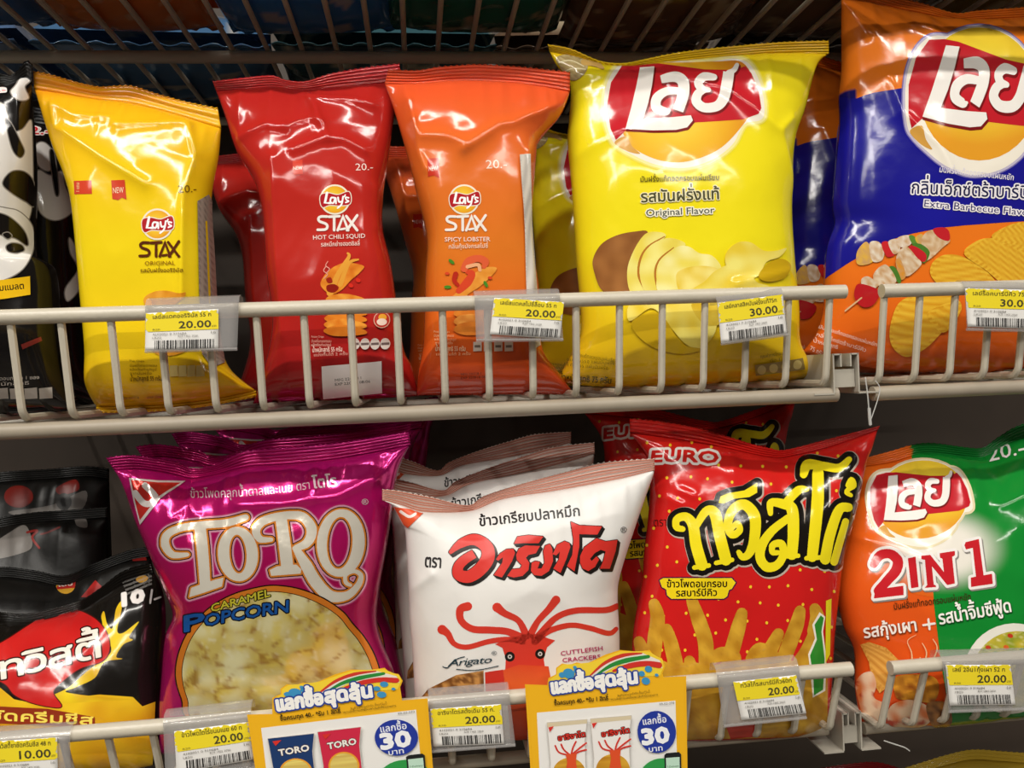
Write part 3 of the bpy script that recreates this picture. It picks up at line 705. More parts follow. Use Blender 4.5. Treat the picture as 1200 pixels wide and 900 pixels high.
# ------------------------------------------------------------------ printing on the bags
def affine(src, dst):
    A = np.array([[p[0], p[1], 1] for p in src], float); B = np.array(dst, float); Mx = np.linalg.solve(A, B)
    def f(pts): return [(p[0]*Mx[0, 0]+p[1]*Mx[1, 0]+Mx[2, 0], p[0]*Mx[0, 1]+p[1]*Mx[1, 1]+Mx[2, 1]) for p in pts]
    return f
def mapped(sh, tr): return (tr(sh[0]), sh[1])
def nz(x, y, f, s=0.0): return noise.noise(Vector((x*f, y*f, s)))
def ball_col(cx, cy, r):
    a, b, c = lin('#f7e04a'), lin('#f0b32a'), lin('#e08a20')
    def f(x, y):
        d = math.hypot(x-cx+r*.15, y-cy+r*.05)/r
        return mixc(a, b, d/0.85) if d < .85 else mixc(b, c, (d-.85)/.4)
    return f
def oval_logo(pr, tr, part='logo', shadow='#7a1418', ball=None, soft=None):
    """red banner with white lettering across a golden ball"""
    T = lambda sh: mapped(sh, tr)
    ring = poly([(330, 118), (400, 104), (560, 108), (660, 112), (760, 98), (825, 118), (870, 200), (884, 300), (868, 335), (805, 352), (760, 430), (680, 490), (570, 522), (460, 508), (370, 470), (318, 440), (290, 410), (266, 330), (262, 240), (285, 165)], True)
    b_ = [ellipse(*ball)] if ball else []
    for k_, c_ in (soft or ()): pr.add(part, join(*([halo(T(ring), k_)]+[halo(poly(e_), k_) for e_ in b_])), c_)
    pr.add(part, join(*([T(halo(ring, 1.5))]+[halo(poly(e_), 1.0) for e_ in b_])), '#f6efe0')
    for e_ in b_: pr.add(part, poly(e_), lambda x, y: mixc(lin('#f6dc3e'), lin('#e8a02a'), sstep(ball[1]-ball[3]*.3, ball[1]+ball[3]*1.1, y)+.25*sstep(.5, 1, math.hypot((x-ball[0])/ball[2], (y-ball[1])/ball[3]))))
    c = tr([(565, 320)])[0]; e = tr([(815, 320)])[0]; r = math.dist(c, e)
    if not ball: pr.add(part, T(poly([(345, 130), (420, 112), (560, 112), (700, 108), (800, 112), (850, 200), (845, 280), (790, 370), (700, 455), (570, 500), (450, 485), (350, 420), (320, 300)], True)), ball_col(c[0], c[1], r))
    pr.add(part, T(poly([(300, 425), (345, 400), (370, 440), (400, 468), (350, 458)], True)), '#d9a24a')
    pr.add(part, T(poly([(330, 125), (390, 113), (450, 113), (550, 126), (650, 139), (770, 141), (812, 126), (835, 155), (862, 220), (873, 290), (862, 312), (800, 334), (700, 341), (600, 347), (430, 378), (345, 376), (306, 414), (285, 370), (271, 280), (286, 190)])), '#c4202c')
    L = poly([(400, 132), (456, 128), (447, 200), (432, 270), (412, 332), (520, 326), (598, 318), (606, 338), (584, 365), (540, 375), (450, 377), (343, 371), (365, 290), (386, 200)])
    a = join(stroke([(482, 178), (535, 168), (566, 185), (570, 225), (560, 265), (548, 300)], [30, 40, 44, 44, 44, 42], cap=False), stroke([(548, 222), (500, 226), (466, 252), (464, 288), (500, 304), (515, 300)], [26, 32, 38, 38, 30, 10]))
    y = join(stroke([(688, 170), (650, 168), (628, 190), (640, 214), (668, 218)], [26, 34, 34, 30, 18]), stroke([(660, 216), (628, 232), (620, 264), (650, 288), (700, 282), (726, 250), (738, 200), (746, 150)], [18, 34, 38, 36, 38, 42, 44, 42], cap=False), stroke([(744, 152), (766, 142), (778, 122)], [18, 20, 16]))
    g = join(L, a, y)
    pr.add(part, T(moved(halo(g, 3), 4, 7)), shadow); pr.add(part, T(g), '#f4f0ea')
def disc_logo(pr, cx, cy, r, part='logo'):
    """small golden disc crossed by a red ribbon with a white script word"""
    k = r/72.0; T = lambda sh: ([(cx+(p[0]-425)*k, cy+(p[1]-712)*k) for p in sh[0]], sh[1])
    pr.add(part, T(poly(ellipse(425, 712, 72, 72))), '#f3ead6'); pr.add(part, T(poly(ellipse(425, 712, 64, 64))), ball_col(cx, cy, r*.9))
    pr.add(part, T(halo(poly([(360, 690), (395, 682), (440, 690), (492, 676), (497, 730), (450, 740), (400, 738), (368, 748), (356, 722)], True), 4)), '#f3ead6')
    pr.add(part, T(poly([(360, 690), (395, 682), (440, 690), (492, 676), (497, 730), (450, 740), (400, 738), (368, 748), (356, 722)], True)), '#b3202a')
    pr.add(part, T(join(stroke([(388, 680), (378, 728), (404, 728)], 11, False), stroke([(424, 704), (408, 704), (404, 722), (418, 728), (428, 704), (430, 730)], 8), stroke([(440, 702), (444, 722), (456, 722)], 8), stroke([(464, 698), (456, 735), (438, 752)], 8), stroke([(474, 690), (470, 698)], 6), stroke([(490, 704), (476, 702), (480, 714), (490, 720), (476, 726)], 7))), '#ffffff')
def stax(pr, x0, y0, k, col, part='title'):
    T = lambda sh: ([(x0+p[0]*k, y0+p[1]*k) for p in sh[0]], sh[1])
    w = 13
    sh = join(stroke([(50, 2), (20, 2), (8, 12), (14, 26), (44, 38), (52, 52), (42, 66), (4, 68)], w), stroke([(60, 3), (112, 0)], w, False), stroke([(86, 2), (86, 70)], w, False),
              stroke([(104, 70), (130, 2), (156, 70)], w, False), stroke([(118, 66), (140, 62)], w*.8, False), stroke([(146, 0), (200, 70)], w, False), stroke([(200, -4), (150, 70)], w, False))
    pr.add(part, T(sh), col)
def blob(pts, smooth=True): return poly(pts, smooth)
def tiny_lines(pr, part, lines, h, col, bold=0.0):
    for s, p0, p1 in lines: pr.add(part, text(s, p0, p1, h, bold=bold), col)
def crisp_col(c0, c1, cx, cy, f=0.12):
    a, b = lin(c0), lin(c1)
    return lambda x, y: mixc(a, b, 0.5+1.1*nz(x, y, f, cx))

# yellow slim pouch (frames: two zooms of the photo)
b = BG['u2'].pr; z1 = Z(0, 50, 4.615); z2 = Z(0, 245, 3.53)
b.add('offer_badge', poly(z1([(400, 748), (495, 745), (498, 818), (403, 820)])), '#d2452c'); b.add('offer_badge', text('1 แถม', *z1([(430, 805), (430, 758)]), 3.2), '#f2d9a0')
b.add('new_badge', poly(z1([(602, 745), (675, 742), (685, 850), (660, 838), (640, 852), (608, 845)])), '#d2452c'); b.add('new_badge', text('NEW', *z1([(612, 815), (670, 812)]), 7), '#f5e3c0')
b.add('price_mark', text('20.-', (209, 226), (230, 225), 9), '#7a5a10')
disc_logo(b, 184.5, 263, 18.5); stax(b, 163, 284, 0.235, '#5c2a10')
b.add('lettering', text('ORIGINAL', *z2([(600, 233), (725, 231)]), 5), '#8a5a14'); b.add('lettering', text('รสมันฝรั่งออริจินัล', *z2([(582, 262), (755, 260)]), 3.6, bold=.02), '#6b4412')
b.add('picture', blob(z2([(600, 395), (600, 365), (640, 342), (690, 338), (740, 348), (766, 345), (755, 370), (720, 400), (690, 420), (640, 425)])), crisp_col('#eaa53a', '#d98c22', 184, 350))
b.add('picture', blob(z2([(610, 470), (640, 440), (720, 440), (770, 470), (785, 560), (740, 600), (660, 605), (615, 560)])), crisp_col('#e8a83c', '#d48a22', 190, 395))
tiny_lines(b, 'small_print', [('Thai Chips', *z2([(535, 632), (598, 632)])), ('มันฝรั่งทอดกรอบ', *z2([(538, 652), (650, 652)])), ('ผลิตภัณฑ์แปรรูป', *z2([(538, 668), (648, 668)])), ('จากมันฝรั่ง', *z2([(538, 684), (628, 684)])), ('MFG 220318', *z2([(500, 782), (575, 780)])), ('EXP 220818 08:02', *z2([(612, 780), (722, 775)]))], 2.4, '#6b4a10', .02)
b.add('small_print', text('น้ำหนักสุทธิ 55 กรัม', *z2([(540, 710), (672, 708)]), 4.2, bold=.02), '#5a3c0c')
for i in range(4): b.add('small_print', poly(z2([(704+i*36, 648), (736+i*36, 646), (738+i*36, 690), (704+i*36, 692)])), '#d8c27a')
gus = lambda x, y: mixc(lin('#9a9184'), lin('#6d665c'), (0.5+0.5*math.sin(y*1.5))*(.5+.5*math.sin(x*.9)))
b.add('side_panel', poly([(230, 236), (243, 228), (249, 240), (252, 300), (258, 395), (262, 425), (248, 432), (236, 415), (232, 340)]), gus, step=1.6)
b.add('side_panel', stroke([(240, 260), (243, 330), (247, 420)], 2.2), '#d9b81c')
# red slim pouch
b = BG['u3'].pr; z3 = Z(240, 60, 4.09); z4 = Z(240, 270, 4.09)
b.add('price_mark', text('20.-', *z3([(722, 572), (806, 570)]), 8.5), '#f3dcd2'); b.add('new_badge', poly(z3([(420, 525), (468, 520), (470, 590), (425, 592)])), '#d8402a'); b.add('new_badge', text('NEW', *z3([(424, 570), (468, 568)]), 4.5), '#f5d9c8')
disc_logo(b, 392.5, 234, 17.8); stax(b, 371.5, 253.5, 0.235, '#f3e9e2')
b.add('lettering', text('HOT CHILI SQUID', *z4([(520, 45), (768, 36)]), 5.2, bold=.015), '#f3ddd4'); b.add('lettering', text('รสหมึกย่างฮอตชิลลี่', *z4([(558, 78), (742, 72)]), 4, bold=.02), '#f0d2c6')
b.add('picture', blob(z4([(555, 262), (575, 215), (620, 175), (680, 155), (760, 170), (745, 200), (700, 240), (650, 290), (600, 305)])), crisp_col('#ef9a34', '#d8701e', 390, 330))
b.add('picture', stroke(z4([(600, 300), (640, 210), (690, 130), (685, 110)]), [8, 6, 4, 2]), '#e8a23c'); b.add('picture', stroke(z4([(650, 260), (690, 160), (735, 140)]), [6, 4, 2]), '#e8a23c')
b.add('picture', blob(z4([(585, 265), (620, 258), (642, 275), (620, 298), (588, 292)])), '#8e1f14'); b.add('picture', blob(z4([(582, 232), (604, 226), (612, 250), (590, 252)])), '#a02818')
for q in ((735, 240), (700, 265)): b.add('picture', poly(ellipse(*z4([q])[0], 3, 2.4, 30, 12)), '#d83022')
for i, q in enumerate(((590, 150), (580, 175))): b.add('picture', stroke(z4([q, (q[0]-10, q[1]+20), (q[0]+8, q[1]+36), (q[0]-8, q[1]+56)]), 0.9), '#e8a090')
for i in range(6):
    y = 310+i*30; b.add('picture', blob(z4([(580-i*2, y+20), (610, y), (680, y-5), (760, y+15), (775, y+35), (720, y+45), (640, y+48), (595, y+40)])), crisp_col(('#f0a640', '#e2862a')[i % 2], '#d8741e', 400+i, 360))
b.add('picture', poly(ellipse(*z4([(845, 430)])[0], 9.2, 9.6)), '#d8a890'); b.add('picture', poly(ellipse(*z4([(845, 430)])[0], 8.2, 8.6)), '#b8322a'); b.add('picture', poly(ellipse(*z4([(848, 418)])[0], 4.5, 4)), '#e8a838'); b.add('picture', poly(ellipse(*z4([(845, 440)])[0], 5.6, 4)), '#ecd8c8')
tiny_lines(b, 'small_print', [('Potato Crisps', *z4([(512, 515), (572, 515)])), ('มันฝรั่งทอดกรอบ', *z4([(512, 538), (608, 538)])), ('ผลิตภัณฑ์แปรรูป', *z4([(512, 556), (606, 556)])), ('แบ่งกินได้ 2 ครั้ง', *z4([(525, 604), (686, 598)]))], 2.6, '#e8b8a8', .02)
b.add('small_print', text('น้ำหนักสุทธิ 55 กรัม', *z4([(518, 585), (660, 580)]), 4.2, bold=.02), '#f0d0c4')
for i in range(4): b.add('small_print', poly(ellipse(*z4([(722+i*46, 545)])[0], 5.4, 6.6)), '#d9ccc4'); b.add('small_print', poly(z4([(704+i*46, 540), (740+i*46, 538), (740+i*46, 550), (704+i*46, 552)])), '#6a5a58')
b.add('date_sticker', poly(z4([(562, 652), (846, 628), (850, 770), (568, 798)])), '#e9e2e0'); tiny_lines(b, 'date_sticker', [('MFG 220318 1', *z4([(625, 718), (752, 706)])), ('EXP 220818 08:06', *z4([(625, 736), (792, 722)]))], 3, '#2a2422', .02)
# orange slim pouch
b = BG['u4'].pr; z5 = Z(440, 60, 4.09); z6 = Z(440, 270, 4.09)
b.add('price_mark', text('20.-', *z5([(530, 563), (630, 560)]), 10.5), '#f6e2cf'); b.add('new_badge', poly(z5([(250, 515), (303, 512), (306, 608), (280, 596), (252, 602)])), '#cf3a26'); b.add('new_badge', text('NEW', *z5([(256, 575), (300, 572)]), 6), '#f5d9c8')
disc_logo(b, 544, 234, 17.8); stax(b, 522, 253.5, 0.235, '#f5ece2')
b.add('lettering', text('SPICY LOBSTER', *z6([(333, 54), (550, 52)]), 5.2, bold=.015), '#f5dfcf'); b.add('lettering', text('กลิ่นกุ้งมังกรสไปซี่', *z6([(352, 88), (538, 84)]), 4, bold=.02), '#f0d2b8')
b.add('picture', blob(z6([(370, 320), (420, 270), (470, 210), (530, 178), (580, 180), (560, 215), (500, 270), (440, 310), (480, 318), (420, 328)])), crisp_col('#f0a848', '#e08a2c', 540, 320))
b.add('picture', stroke(z6([(400, 290), (440, 250), (462, 210), (440, 200)]), [7, 10, 8, 5]), '#d8482a'); b.add('picture', stroke(z6([(425, 185), (445, 150), (490, 135), (525, 150), (520, 175)]), [8, 9, 8, 9, 5]), '#e0603a')
b.add('picture', stroke(z6([(385, 210), (378, 240), (395, 262)]), [6, 5, 4]), '#b82c1e'); b.add('picture', stroke(z6([(440, 175), (490, 165), (500, 190)]), 4), '#f0b080')
for q, r in (((365, 150), 40), ((528, 258), 60), ((347, 272), 0)): b.add('picture', poly(ellipse(*z6([q])[0], 4.2, 2, r, 14)), '#4a8a2a')
for q in ((345, 207), (548, 228)): b.add('picture', poly(ellipse(*z6([q])[0], 2.6, 1.8, 10, 12)), '#d84a2a')
for i in range(4):
    y = 335+i*38; b.add('picture', blob(z6([(375, y+30), (400, y), (470, y-10), (520, y+10), (540, y+40), (490, y+52), (420, y+52)])), crisp_col(('#eea24a', '#e08630')[i % 2], '#d0742a', 560+i, 375))
tiny_lines(b, 'small_print', [('Potato Crisps', *z6([(285, 490), (355, 490)])), ('มันฝรั่งทอดกรอบ', *z6([(285, 510), (375, 510)])), ('ผลิตภัณฑ์แปรรูป', *z6([(288, 528), (385, 528)])), ('จากมันฝรั่ง', *z6([(290, 546), (370, 546)])), ('แบ่งกินได้ 2 ครั้ง', *z6([(295, 600), (455, 597)]))], 2.4, '#f0c090', .02)
b.add('small_print', text('น้ำหนักสุทธิ 55 กรัม', *z6([(292, 578), (430, 578)]), 4.4, bold=.02), '#f2caa0')
for i in range(4): b.add('small_print', poly(z6([(468+i*50, 535), (508+i*50, 534), (508+i*50, 578), (468+i*50, 580)])), '#d6c9bb'); b.add('small_print', poly(z6([(474+i*50, 550), (502+i*50, 549), (502+i*50, 562), (474+i*50, 562)])), '#7a6a60')
tiny_lines(b, 'small_print', [('MFG 220318 1', *z6([(410, 690), (505, 685)])), ('EXP 220818 08:06', *z6([(410, 706), (548, 700)]))], 2.6, '#3a1c12', .02)
b.add('side_panel', poly([(608, 182), (620, 181), (621, 260), (627, 340), (631, 405), (620, 412), (616, 330), (612, 240)]), lambda x, y: mixc(lin('#dcd4c8'), lin('#8f8a86'), (0.5+0.5*math.sin(y*2.0))*.5), step=1.6)
# large yellow bag
b = BG['u5'].pr; z7 = Z(630, 40, 3.3333); z8 = Z(630, 240, 3.3333)
oval_logo(b, z7, soft=[(5.5, '#f4e660'), (3.6, '#f6eda0')])
b.add('corner_picture', blob(z7([(72, 95), (110, 82), (165, 92), (195, 120), (185, 155), (145, 182), (115, 165), (90, 130)])), crisp_col('#cdbb8a', '#9c8450', 660, 80, .3)); b.add('corner_picture', stroke(z7([(180, 112), (220, 115), (255, 135)]), [7, 8, 3]), '#d9b064')
b.add('corner_picture', stroke(z7([(85, 112), (130, 105), (180, 128)]), 1.2), '#e8ddb4'); b.add('corner_picture', stroke(z7([(105, 145), (140, 135), (188, 140)]), 1.2), '#e8ddb4')
b.add('lettering', text('มันฝรั่งแท้ทอดกรอบแผ่นเรียบ', *z7([(402, 578), (708, 570)]), 5, bold=.025), '#5a5210')
t_ = text('รสมันฝรั่งแท้', *z7([(405, 658), (708, 645)]), 10.5, bold=.02); b.add('lettering', halo(t_, 1.0, 6), '#f4ecc0'); b.add('lettering', t_, '#4a4a2e')
t_ = text('Original Flavor', *z7([(424, 712), (690, 700)]), 8.2, bold=.01); b.add('lettering', halo(t_, 1.3, 6), '#f7f3dc'); b.add('lettering', t_, '#565a52')
def skin(x, y): return mixc(lin('#a8703c'), lin('#7c4a24'), 0.4+.7*nz(x, y, .06, 3))
b.add('picture', blob(z8([(225, 270), (218, 215), (250, 155), (310, 120), (380, 105), (430, 108), (400, 180), (355, 260), (365, 345), (300, 348), (250, 330)])), skin)
flesh = crisp_col('#f6ec8a', '#ecd858', 777, 300, .05)
b.add('picture', blob(z8([(365, 345), (350, 260), (375, 180), (420, 115), (470, 107), (500, 122), (455, 170), (420, 240), (425, 345)])), flesh)
b.add('picture', stroke(z8([(425, 345), (395, 280), (400, 215), (430, 165), (495, 125)]), [1.5, 2.5, 2.5, 2, 1]), '#b8782c')
b.add('picture', blob(z8([(425, 345), (400, 285), (405, 215), (440, 160), (500, 132), (550, 138), (575, 160), (510, 200), (475, 270), (480, 345)])), flesh)
b.add('picture', stroke(z8([(470, 340), (458, 270), (475, 215), (530, 168)]), [1.5, 2.5, 2, 1]), '#b8782c')
b.add('picture', blob(z8([(478, 345), (465, 280), (485, 215), (545, 165), (590, 165), (630, 190), (680, 200), (715, 245), (690, 270), (640, 310), (600, 345)])), crisp_col('#faf3a8', '#eedc5c', 800, 310, .06))
b.add('picture', blob(z8([(560, 345), (540, 300), (550, 260), (620, 240), (700, 250), (660, 290), (620, 340)])), crisp_col('#f8e888', '#e8c840', 805, 320, .07))
chipc = crisp_col('#f7eb7e', '#eccf3e', 830, 340, .05)
b.add('picture', blob(z8([(730, 220), (740, 180), (780, 148), (830, 148), (880, 180), (930, 180), (968, 170), (940, 205), (890, 225), (860, 280), (800, 290), (750, 270)])), chipc)
b.add('picture', blob(z8([(860, 282), (895, 230), (950, 212), (985, 240), (960, 285), (900, 300)])), '#c9a414')
b.add('picture', blob(z8([(600, 335), (650, 300), (690, 260), (750, 235), (820, 250), (850, 300), (900, 320), (850, 345), (760, 350), (660, 345)])), chipc)
b.add('picture', blob(z8([(360, 390), (450, 380), (560, 375), (680, 360), (700, 420), (690, 500), (640, 555), (580, 545), (520, 480), (490, 440), (440, 405), (360, 455)])), chipc)
b.add('picture', blob(z8([(600, 385), (700, 360), (800, 380), (790, 430), (700, 470), (640, 460)])), crisp_col('#f0d858', '#d8b42c', 840, 370, .06))
b.add('picture', blob(z8([(370, 455), (450, 420), (500, 450), (560, 540), (640, 562), (560, 580), (460, 560), (390, 510)])), '#d2ae1c')
tiny_lines(b, 'small_print', [('มันฝรั่งแท้ทอดกรอบแผ่นเรียบ', *z8([(135, 590), (308, 612)])), ('ขนาดบรรจุ แผ่นมันฝรั่ง', *z8([(120, 612), (300, 622)])), ('แท้ คัดสรร แผ่นมันฝรั่ง', *z8([(105, 630), (275, 640)]))], 3, '#6a5a14', .02)
b.add('small_print', text('น้ำหนักสุทธิ 75 กรัม', *z8([(88, 682), (286, 692)]), 5.4, bold=.03), '#4a3e12')
tiny_lines(b, 'small_print', [('คุณค่าทางโภชนาการ', *z8([(868, 596), (980, 580)])), ('ต่อ 1 ถุง', *z8([(905, 612), (975, 602)]))], 2.8, '#5a4a12', .02)
b.add('lettering', poly(z8([(845, 622), (1030, 598), (1040, 640), (850, 662)])), '#8a7440')
for i in range(4): b.add('small_print', poly(ellipse(*z8([(872+i*46, 640-i*6)])[0], 5, 5)), '#c0ac6c')
# orange and blue bag
b = BG['u6'].pr; zA = Z(930, 0, 3.915); zB = Z(930, 220, 3.215)
bl = zA([(190, 452), (212, 446), (290, 452), (330, 436), (370, 425), (500, 404), (700, 385), (1000, 380), (1400, 380), (1400, 640)])+zB([(1200, 120), (868, 126), (800, 130), (640, 142), (560, 150), (450, 172), (380, 192), (300, 228), (200, 288), (130, 335), (90, 370)])
b.add('blue_panel', poly(bl), crisp_col('#1c1a9a', '#171480', 1050, 200, .01))
oval_logo(b, affine([(425, 130), (345, 370), (603, 330)], zA([(725, 212), (592, 535), (885, 535)])), ball=(*zA([(850, 432)])[0], 70, 78), soft=[(4.6, '#7a72b4'), (3.2, '#c4bcd4')])
b.add('lettering', text('มันฝรั่งแท้ทอดกรอบแผ่นหยัก', *zA([(668, 790), (1006, 828)]), 5.6, bold=.02), '#e9e4ee')
t_ = text('กลิ่นเอ็กซ์ตร้าบาร์บีคิว', *zA([(540, 888), (1150, 915)]), 12, bold=.01); b.add('lettering', halo(t_, 1.6, 6), '#f2eef2'); b.add('lettering', t_, '#1a1a4a')
t_ = text('Extra Barbecue Flavor', *zB([(490, 72), (900, 108)]), 8.6); b.add('lettering', halo(t_, 1.3, 6), '#f2eef2'); b.add('lettering', t_, '#2c2c66')
def ridged(c0, c1, ang, per):
    a, b_ = lin(c0), lin(c1); ca, sa = math.cos(math.radians(ang)), math.sin(math.radians(ang))
    return lambda x, y: mixc(a, b_, 0.5+0.5*math.sin((x*ca+y*sa)/per*6.283))
for pts, ang in (([(515, 330), (520, 285), (560, 255), (620, 255), (680, 285), (740, 330), (760, 375), (680, 385), (560, 370)], 100), ([(640, 250), (680, 205), (740, 190), (820, 210), (900, 260), (960, 340), (900, 380), (800, 370), (720, 310)], 60), ([(745, 190), (790, 150), (868, 130), (960, 160), (1040, 250), (960, 300), (860, 230)], 40),
                 ([(360, 560), (370, 490), (400, 430), (470, 400), (560, 395), (625, 430), (620, 480), (560, 540), (500, 600), (430, 635), (380, 610)], 95), ([(500, 480), (560, 440), (625, 430), (615, 490), (560, 545)], 80)):
    b.add('picture', blob(zB(pts)), ridged('#efc23c', '#d99a22', ang, 5.5), step=2.2)
sk = [('#e8b83a', [(240, 240), (270, 205), (290, 225), (300, 275), (265, 292), (238, 285)]), ('#e9dfce', [(285, 210), (320, 205), (340, 240), (330, 275), (295, 275)]), ('#c8282c', [(330, 210), (355, 205), (380, 250), (355, 262), (340, 245)]), ('#e6dccb', [(355, 205), (390, 195), (400, 235), (375, 250)]), ('#eadfcf', [(390, 190), (430, 180), (445, 205), (420, 225), (395, 220)]), ('#5c8a34', [(432, 185), (450, 182), (470, 215), (450, 220)]), ('#d9b23c', [(455, 190), (480, 175), (490, 200), (470, 215)]),
      ('#dfc7a4', [(480, 190), (520, 160), (585, 195), (560, 225), (500, 275), (485, 240)]), ('#c4242c', [(522, 158), (560, 150), (582, 165), (582, 200), (545, 190)]), ('#4c7c2c', [(445, 215), (480, 215), (510, 245), (490, 285), (470, 260)]), ('#c4242c', [(430, 230), (450, 220), (495, 250), (490, 280), (455, 265)]), ('#e6d8bf', [(385, 260), (420, 222), (460, 262), (478, 290), (425, 335), (400, 300)]), ('#d8922c', [(382, 280), (400, 270), (420, 330), (400, 345)]), ('#4c7c2c', [(358, 300), (380, 300), (402, 345), (395, 362), (370, 330)]), ('#e2d3bb', [(300, 325), (345, 290), (385, 350), (350, 372), (310, 365)]), ('#ddd2bf', [(255, 345), (280, 335), (318, 365), (290, 385), (258, 368)]), ('#b81e26', [(230, 385), (250, 362), (322, 390), (300, 440), (260, 450), (232, 420)])]
for c, pts in sk: b.add('picture', blob(zB(pts)), crisp_col(c, '#c79c6c' if c[1] in 'de' else c, 1020, 300, .2), step=2.5)
b.add('picture', stroke(zB([(195, 465), (255, 415)]), 1.6), '#d9b88a')
tiny_lines(b, 'small_print', [('มันฝรั่งแท้ทอดกรอบแผ่นหยัก', *zB([(100, 532), (310, 595)])), ('กลิ่นเอ็กซ์ตร้าบาร์บีคิว', *zB([(90, 562), (270, 615)])), ('น้ำหนักสุทธิ', *zB([(78, 585), (165, 605)])), ('75 กรัม', *zB([(62, 610), (110, 628)]))], 3.4, '#f4e2d2', .03)
b.add('lettering', poly(zB([(790, 680), (900, 672), (900, 695), (790, 698)])), '#b8a898'); b.add('lettering', text('คุณค่าทางโภชนาการ', *zB([(840, 645), (960, 640)]), 2.8), '#4a2a1a')
# black and white bags
def cow(b, zs, shapes):
    for tr, pts, col in shapes:
        s_ = poly(tr(pts), True); b.add('picture', halo(s_, 1.3), '#8d8780'); b.add('picture', moved(s_, 0, 0), '#e9e6e2') if col == 'w' else b.add('picture', s_, '#16120f')
b = BG['u1'].pr
cow(b, None, [(z1, [(-560, 330), (-300, 300), (-80, 320), (10, 330), (40, 400), (60, 480), (120, 470), (165, 420), (172, 520), (176, 760), (170, 880), (140, 980), (60, 1040), (-200, 1080), (-560, 1000)], 'w'),
              (z1, [(30, 420), (60, 440), (110, 540), (128, 590), (105, 620), (65, 570)], 'k'), (z1, [(15, 760), (60, 700), (130, 700), (180, 760), (182, 880), (140, 860), (60, 810)], 'k'), (z1, [(-400, 480), (-250, 430), (-120, 520), (-160, 650), (-330, 660)], 'k'),
              (z1, [(60, 270), (90, 230), (150, 130), (172, 130), (165, 200), (130, 240), (150, 300), (100, 310)], 'w'), (z2, [(-60, 20), (40, 0), (100, 30), (135, 90), (130, 180), (90, 250), (20, 290), (-60, 300)], 'w'), (z2, [(-40, 20), (30, 30), (95, 90), (110, 150), (60, 120), (-40, 90)], 'k'), (z2, [(25, 155), (50, 142), (85, 150), (95, 172), (70, 185), (35, 178)], 'k'), (z2, [(10, 105), (30, 98), (45, 112), (28, 122)], 'k')])
b.add('lettering', poly(z1([(-40, 250), (30, 247), (40, 262), (30, 275), (-40, 275)]), True), '#f0e6e2'); b.add('price_mark', text('12.-', *z1([(-70, 272), (34, 270)]), 4.5, bold=.03), '#c8252c')
b.add('yellow_label', poly(z2([(-60, 300), (20, 292), (122, 278), (124, 355), (20, 372), (-60, 380)])), '#f0c018'); b.add('yellow_label', text('รสนมแมลต', *z2([(-60, 345), (98, 330)]), 6, bold=.03), '#2a1c10')
tiny_lines(b, 'small_print', [('ข้าวโพดอบกรอบ 1 ซอง', *z2([(-60, 708), (160, 702)])), ('น้ำหนักสุทธิ', *z2([(-60, 730), (120, 724)]))], 3.2, '#c9c2bb', .02)
for i in range(5): b.add('small_print', poly(z2([(-80+i*60, 740), (-28+i*60, 736), (-24+i*60, 780), (-76+i*60, 782)])), '#b3ada6')
b.add('lettering', poly(z2([(85, 560), (165, 528), (170, 545), (92, 580)])), '#7a2a24')
b = BG['u1b'].pr
cow(b, None, [(z1, [(195, 560), (230, 540), (270, 570), (285, 620), (270, 690), (225, 680), (200, 640)], 'w'), (z1, [(200, 700), (270, 720), (330, 700), (350, 780), (395, 900), (300, 960), (210, 900)], 'w'), (z1, [(268, 590), (290, 600), (315, 800), (300, 820), (280, 700)], 'k'), (z2, [(285, 120), (310, 160), (335, 230), (330, 320), (280, 380), (270, 330), (320, 250), (290, 180)], 'w')])
b.add('price_mark', text('12.-', *z1([(160, 490), (270, 496)]), 8, bold=.02), '#e8dcd8'); 
t_ = text('12.-', *z1([(120, 495), (272, 498)]), 9, bold=.02); b.add('price_mark', halo(t_, 1.2, 6), '#efe6e2'); b.add('price_mark', t_, '#c8252c')
# pink popcorn bag
b = BG['l2'].pr; z9 = Z(110, 490, 3.077); z10 = Z(170, 670, 3.636)
T_ = join(stroke(z9([(338, 492), (285, 492), (258, 455), (268, 418), (320, 395), (400, 385), (480, 378), (548, 358)]), [4.3, 7.7, 9.5, 8.6, 7.7, 8.6, 8.6, 6.9]), stroke(z9([(382, 385), (392, 470), (402, 600)]), [13, 13, 12], cap=False), poly(z9([(345, 645), (352, 612), (385, 600), (440, 582), (468, 575), (462, 606), (400, 628)])))
def ring(tr, cx, cy, rx, ry, ix, iy, rot, dx=0, dy=0): return holed(tr(ellipse(cx, cy, rx, ry, rot, 40)), tr(ellipse(cx+dx, cy+dy, ix, iy, rot, 40)))
o1 = ring(z9, 520, 490, 72, 98, 31, 70, -4); O2 = ring(z9, 890, 450, 86, 122, 46, 94, 4, -4)
R_ = join(stroke(z9([(640, 438), (600, 436), (585, 405), (610, 372), (680, 352), (750, 355), (785, 400), (770, 448), (725, 470)]), [4.3, 7.7, 9.5, 9.5, 8.6, 10.3, 12.0, 10.3, 6.0]), stroke(z9([(675, 360), (690, 470), (700, 555)]), [12.9, 13.8, 13.8], cap=False), poly(z9([(635, 548), (660, 535), (730, 528), (748, 545), (745, 560), (640, 568)])),
          stroke(z9([(728, 470), (765, 530), (800, 590), (850, 640), (910, 640), (950, 605), (962, 568), (938, 552), (908, 565), (908, 592), (925, 602)]), [6.9, 12.9, 13.8, 12.9, 9.5, 6.9, 5.2, 4.3, 4.3, 4.3, 3.4]))
toro = join(T_, o1, O2, R_)
glow = lambda x, y: lin('#d9558f')
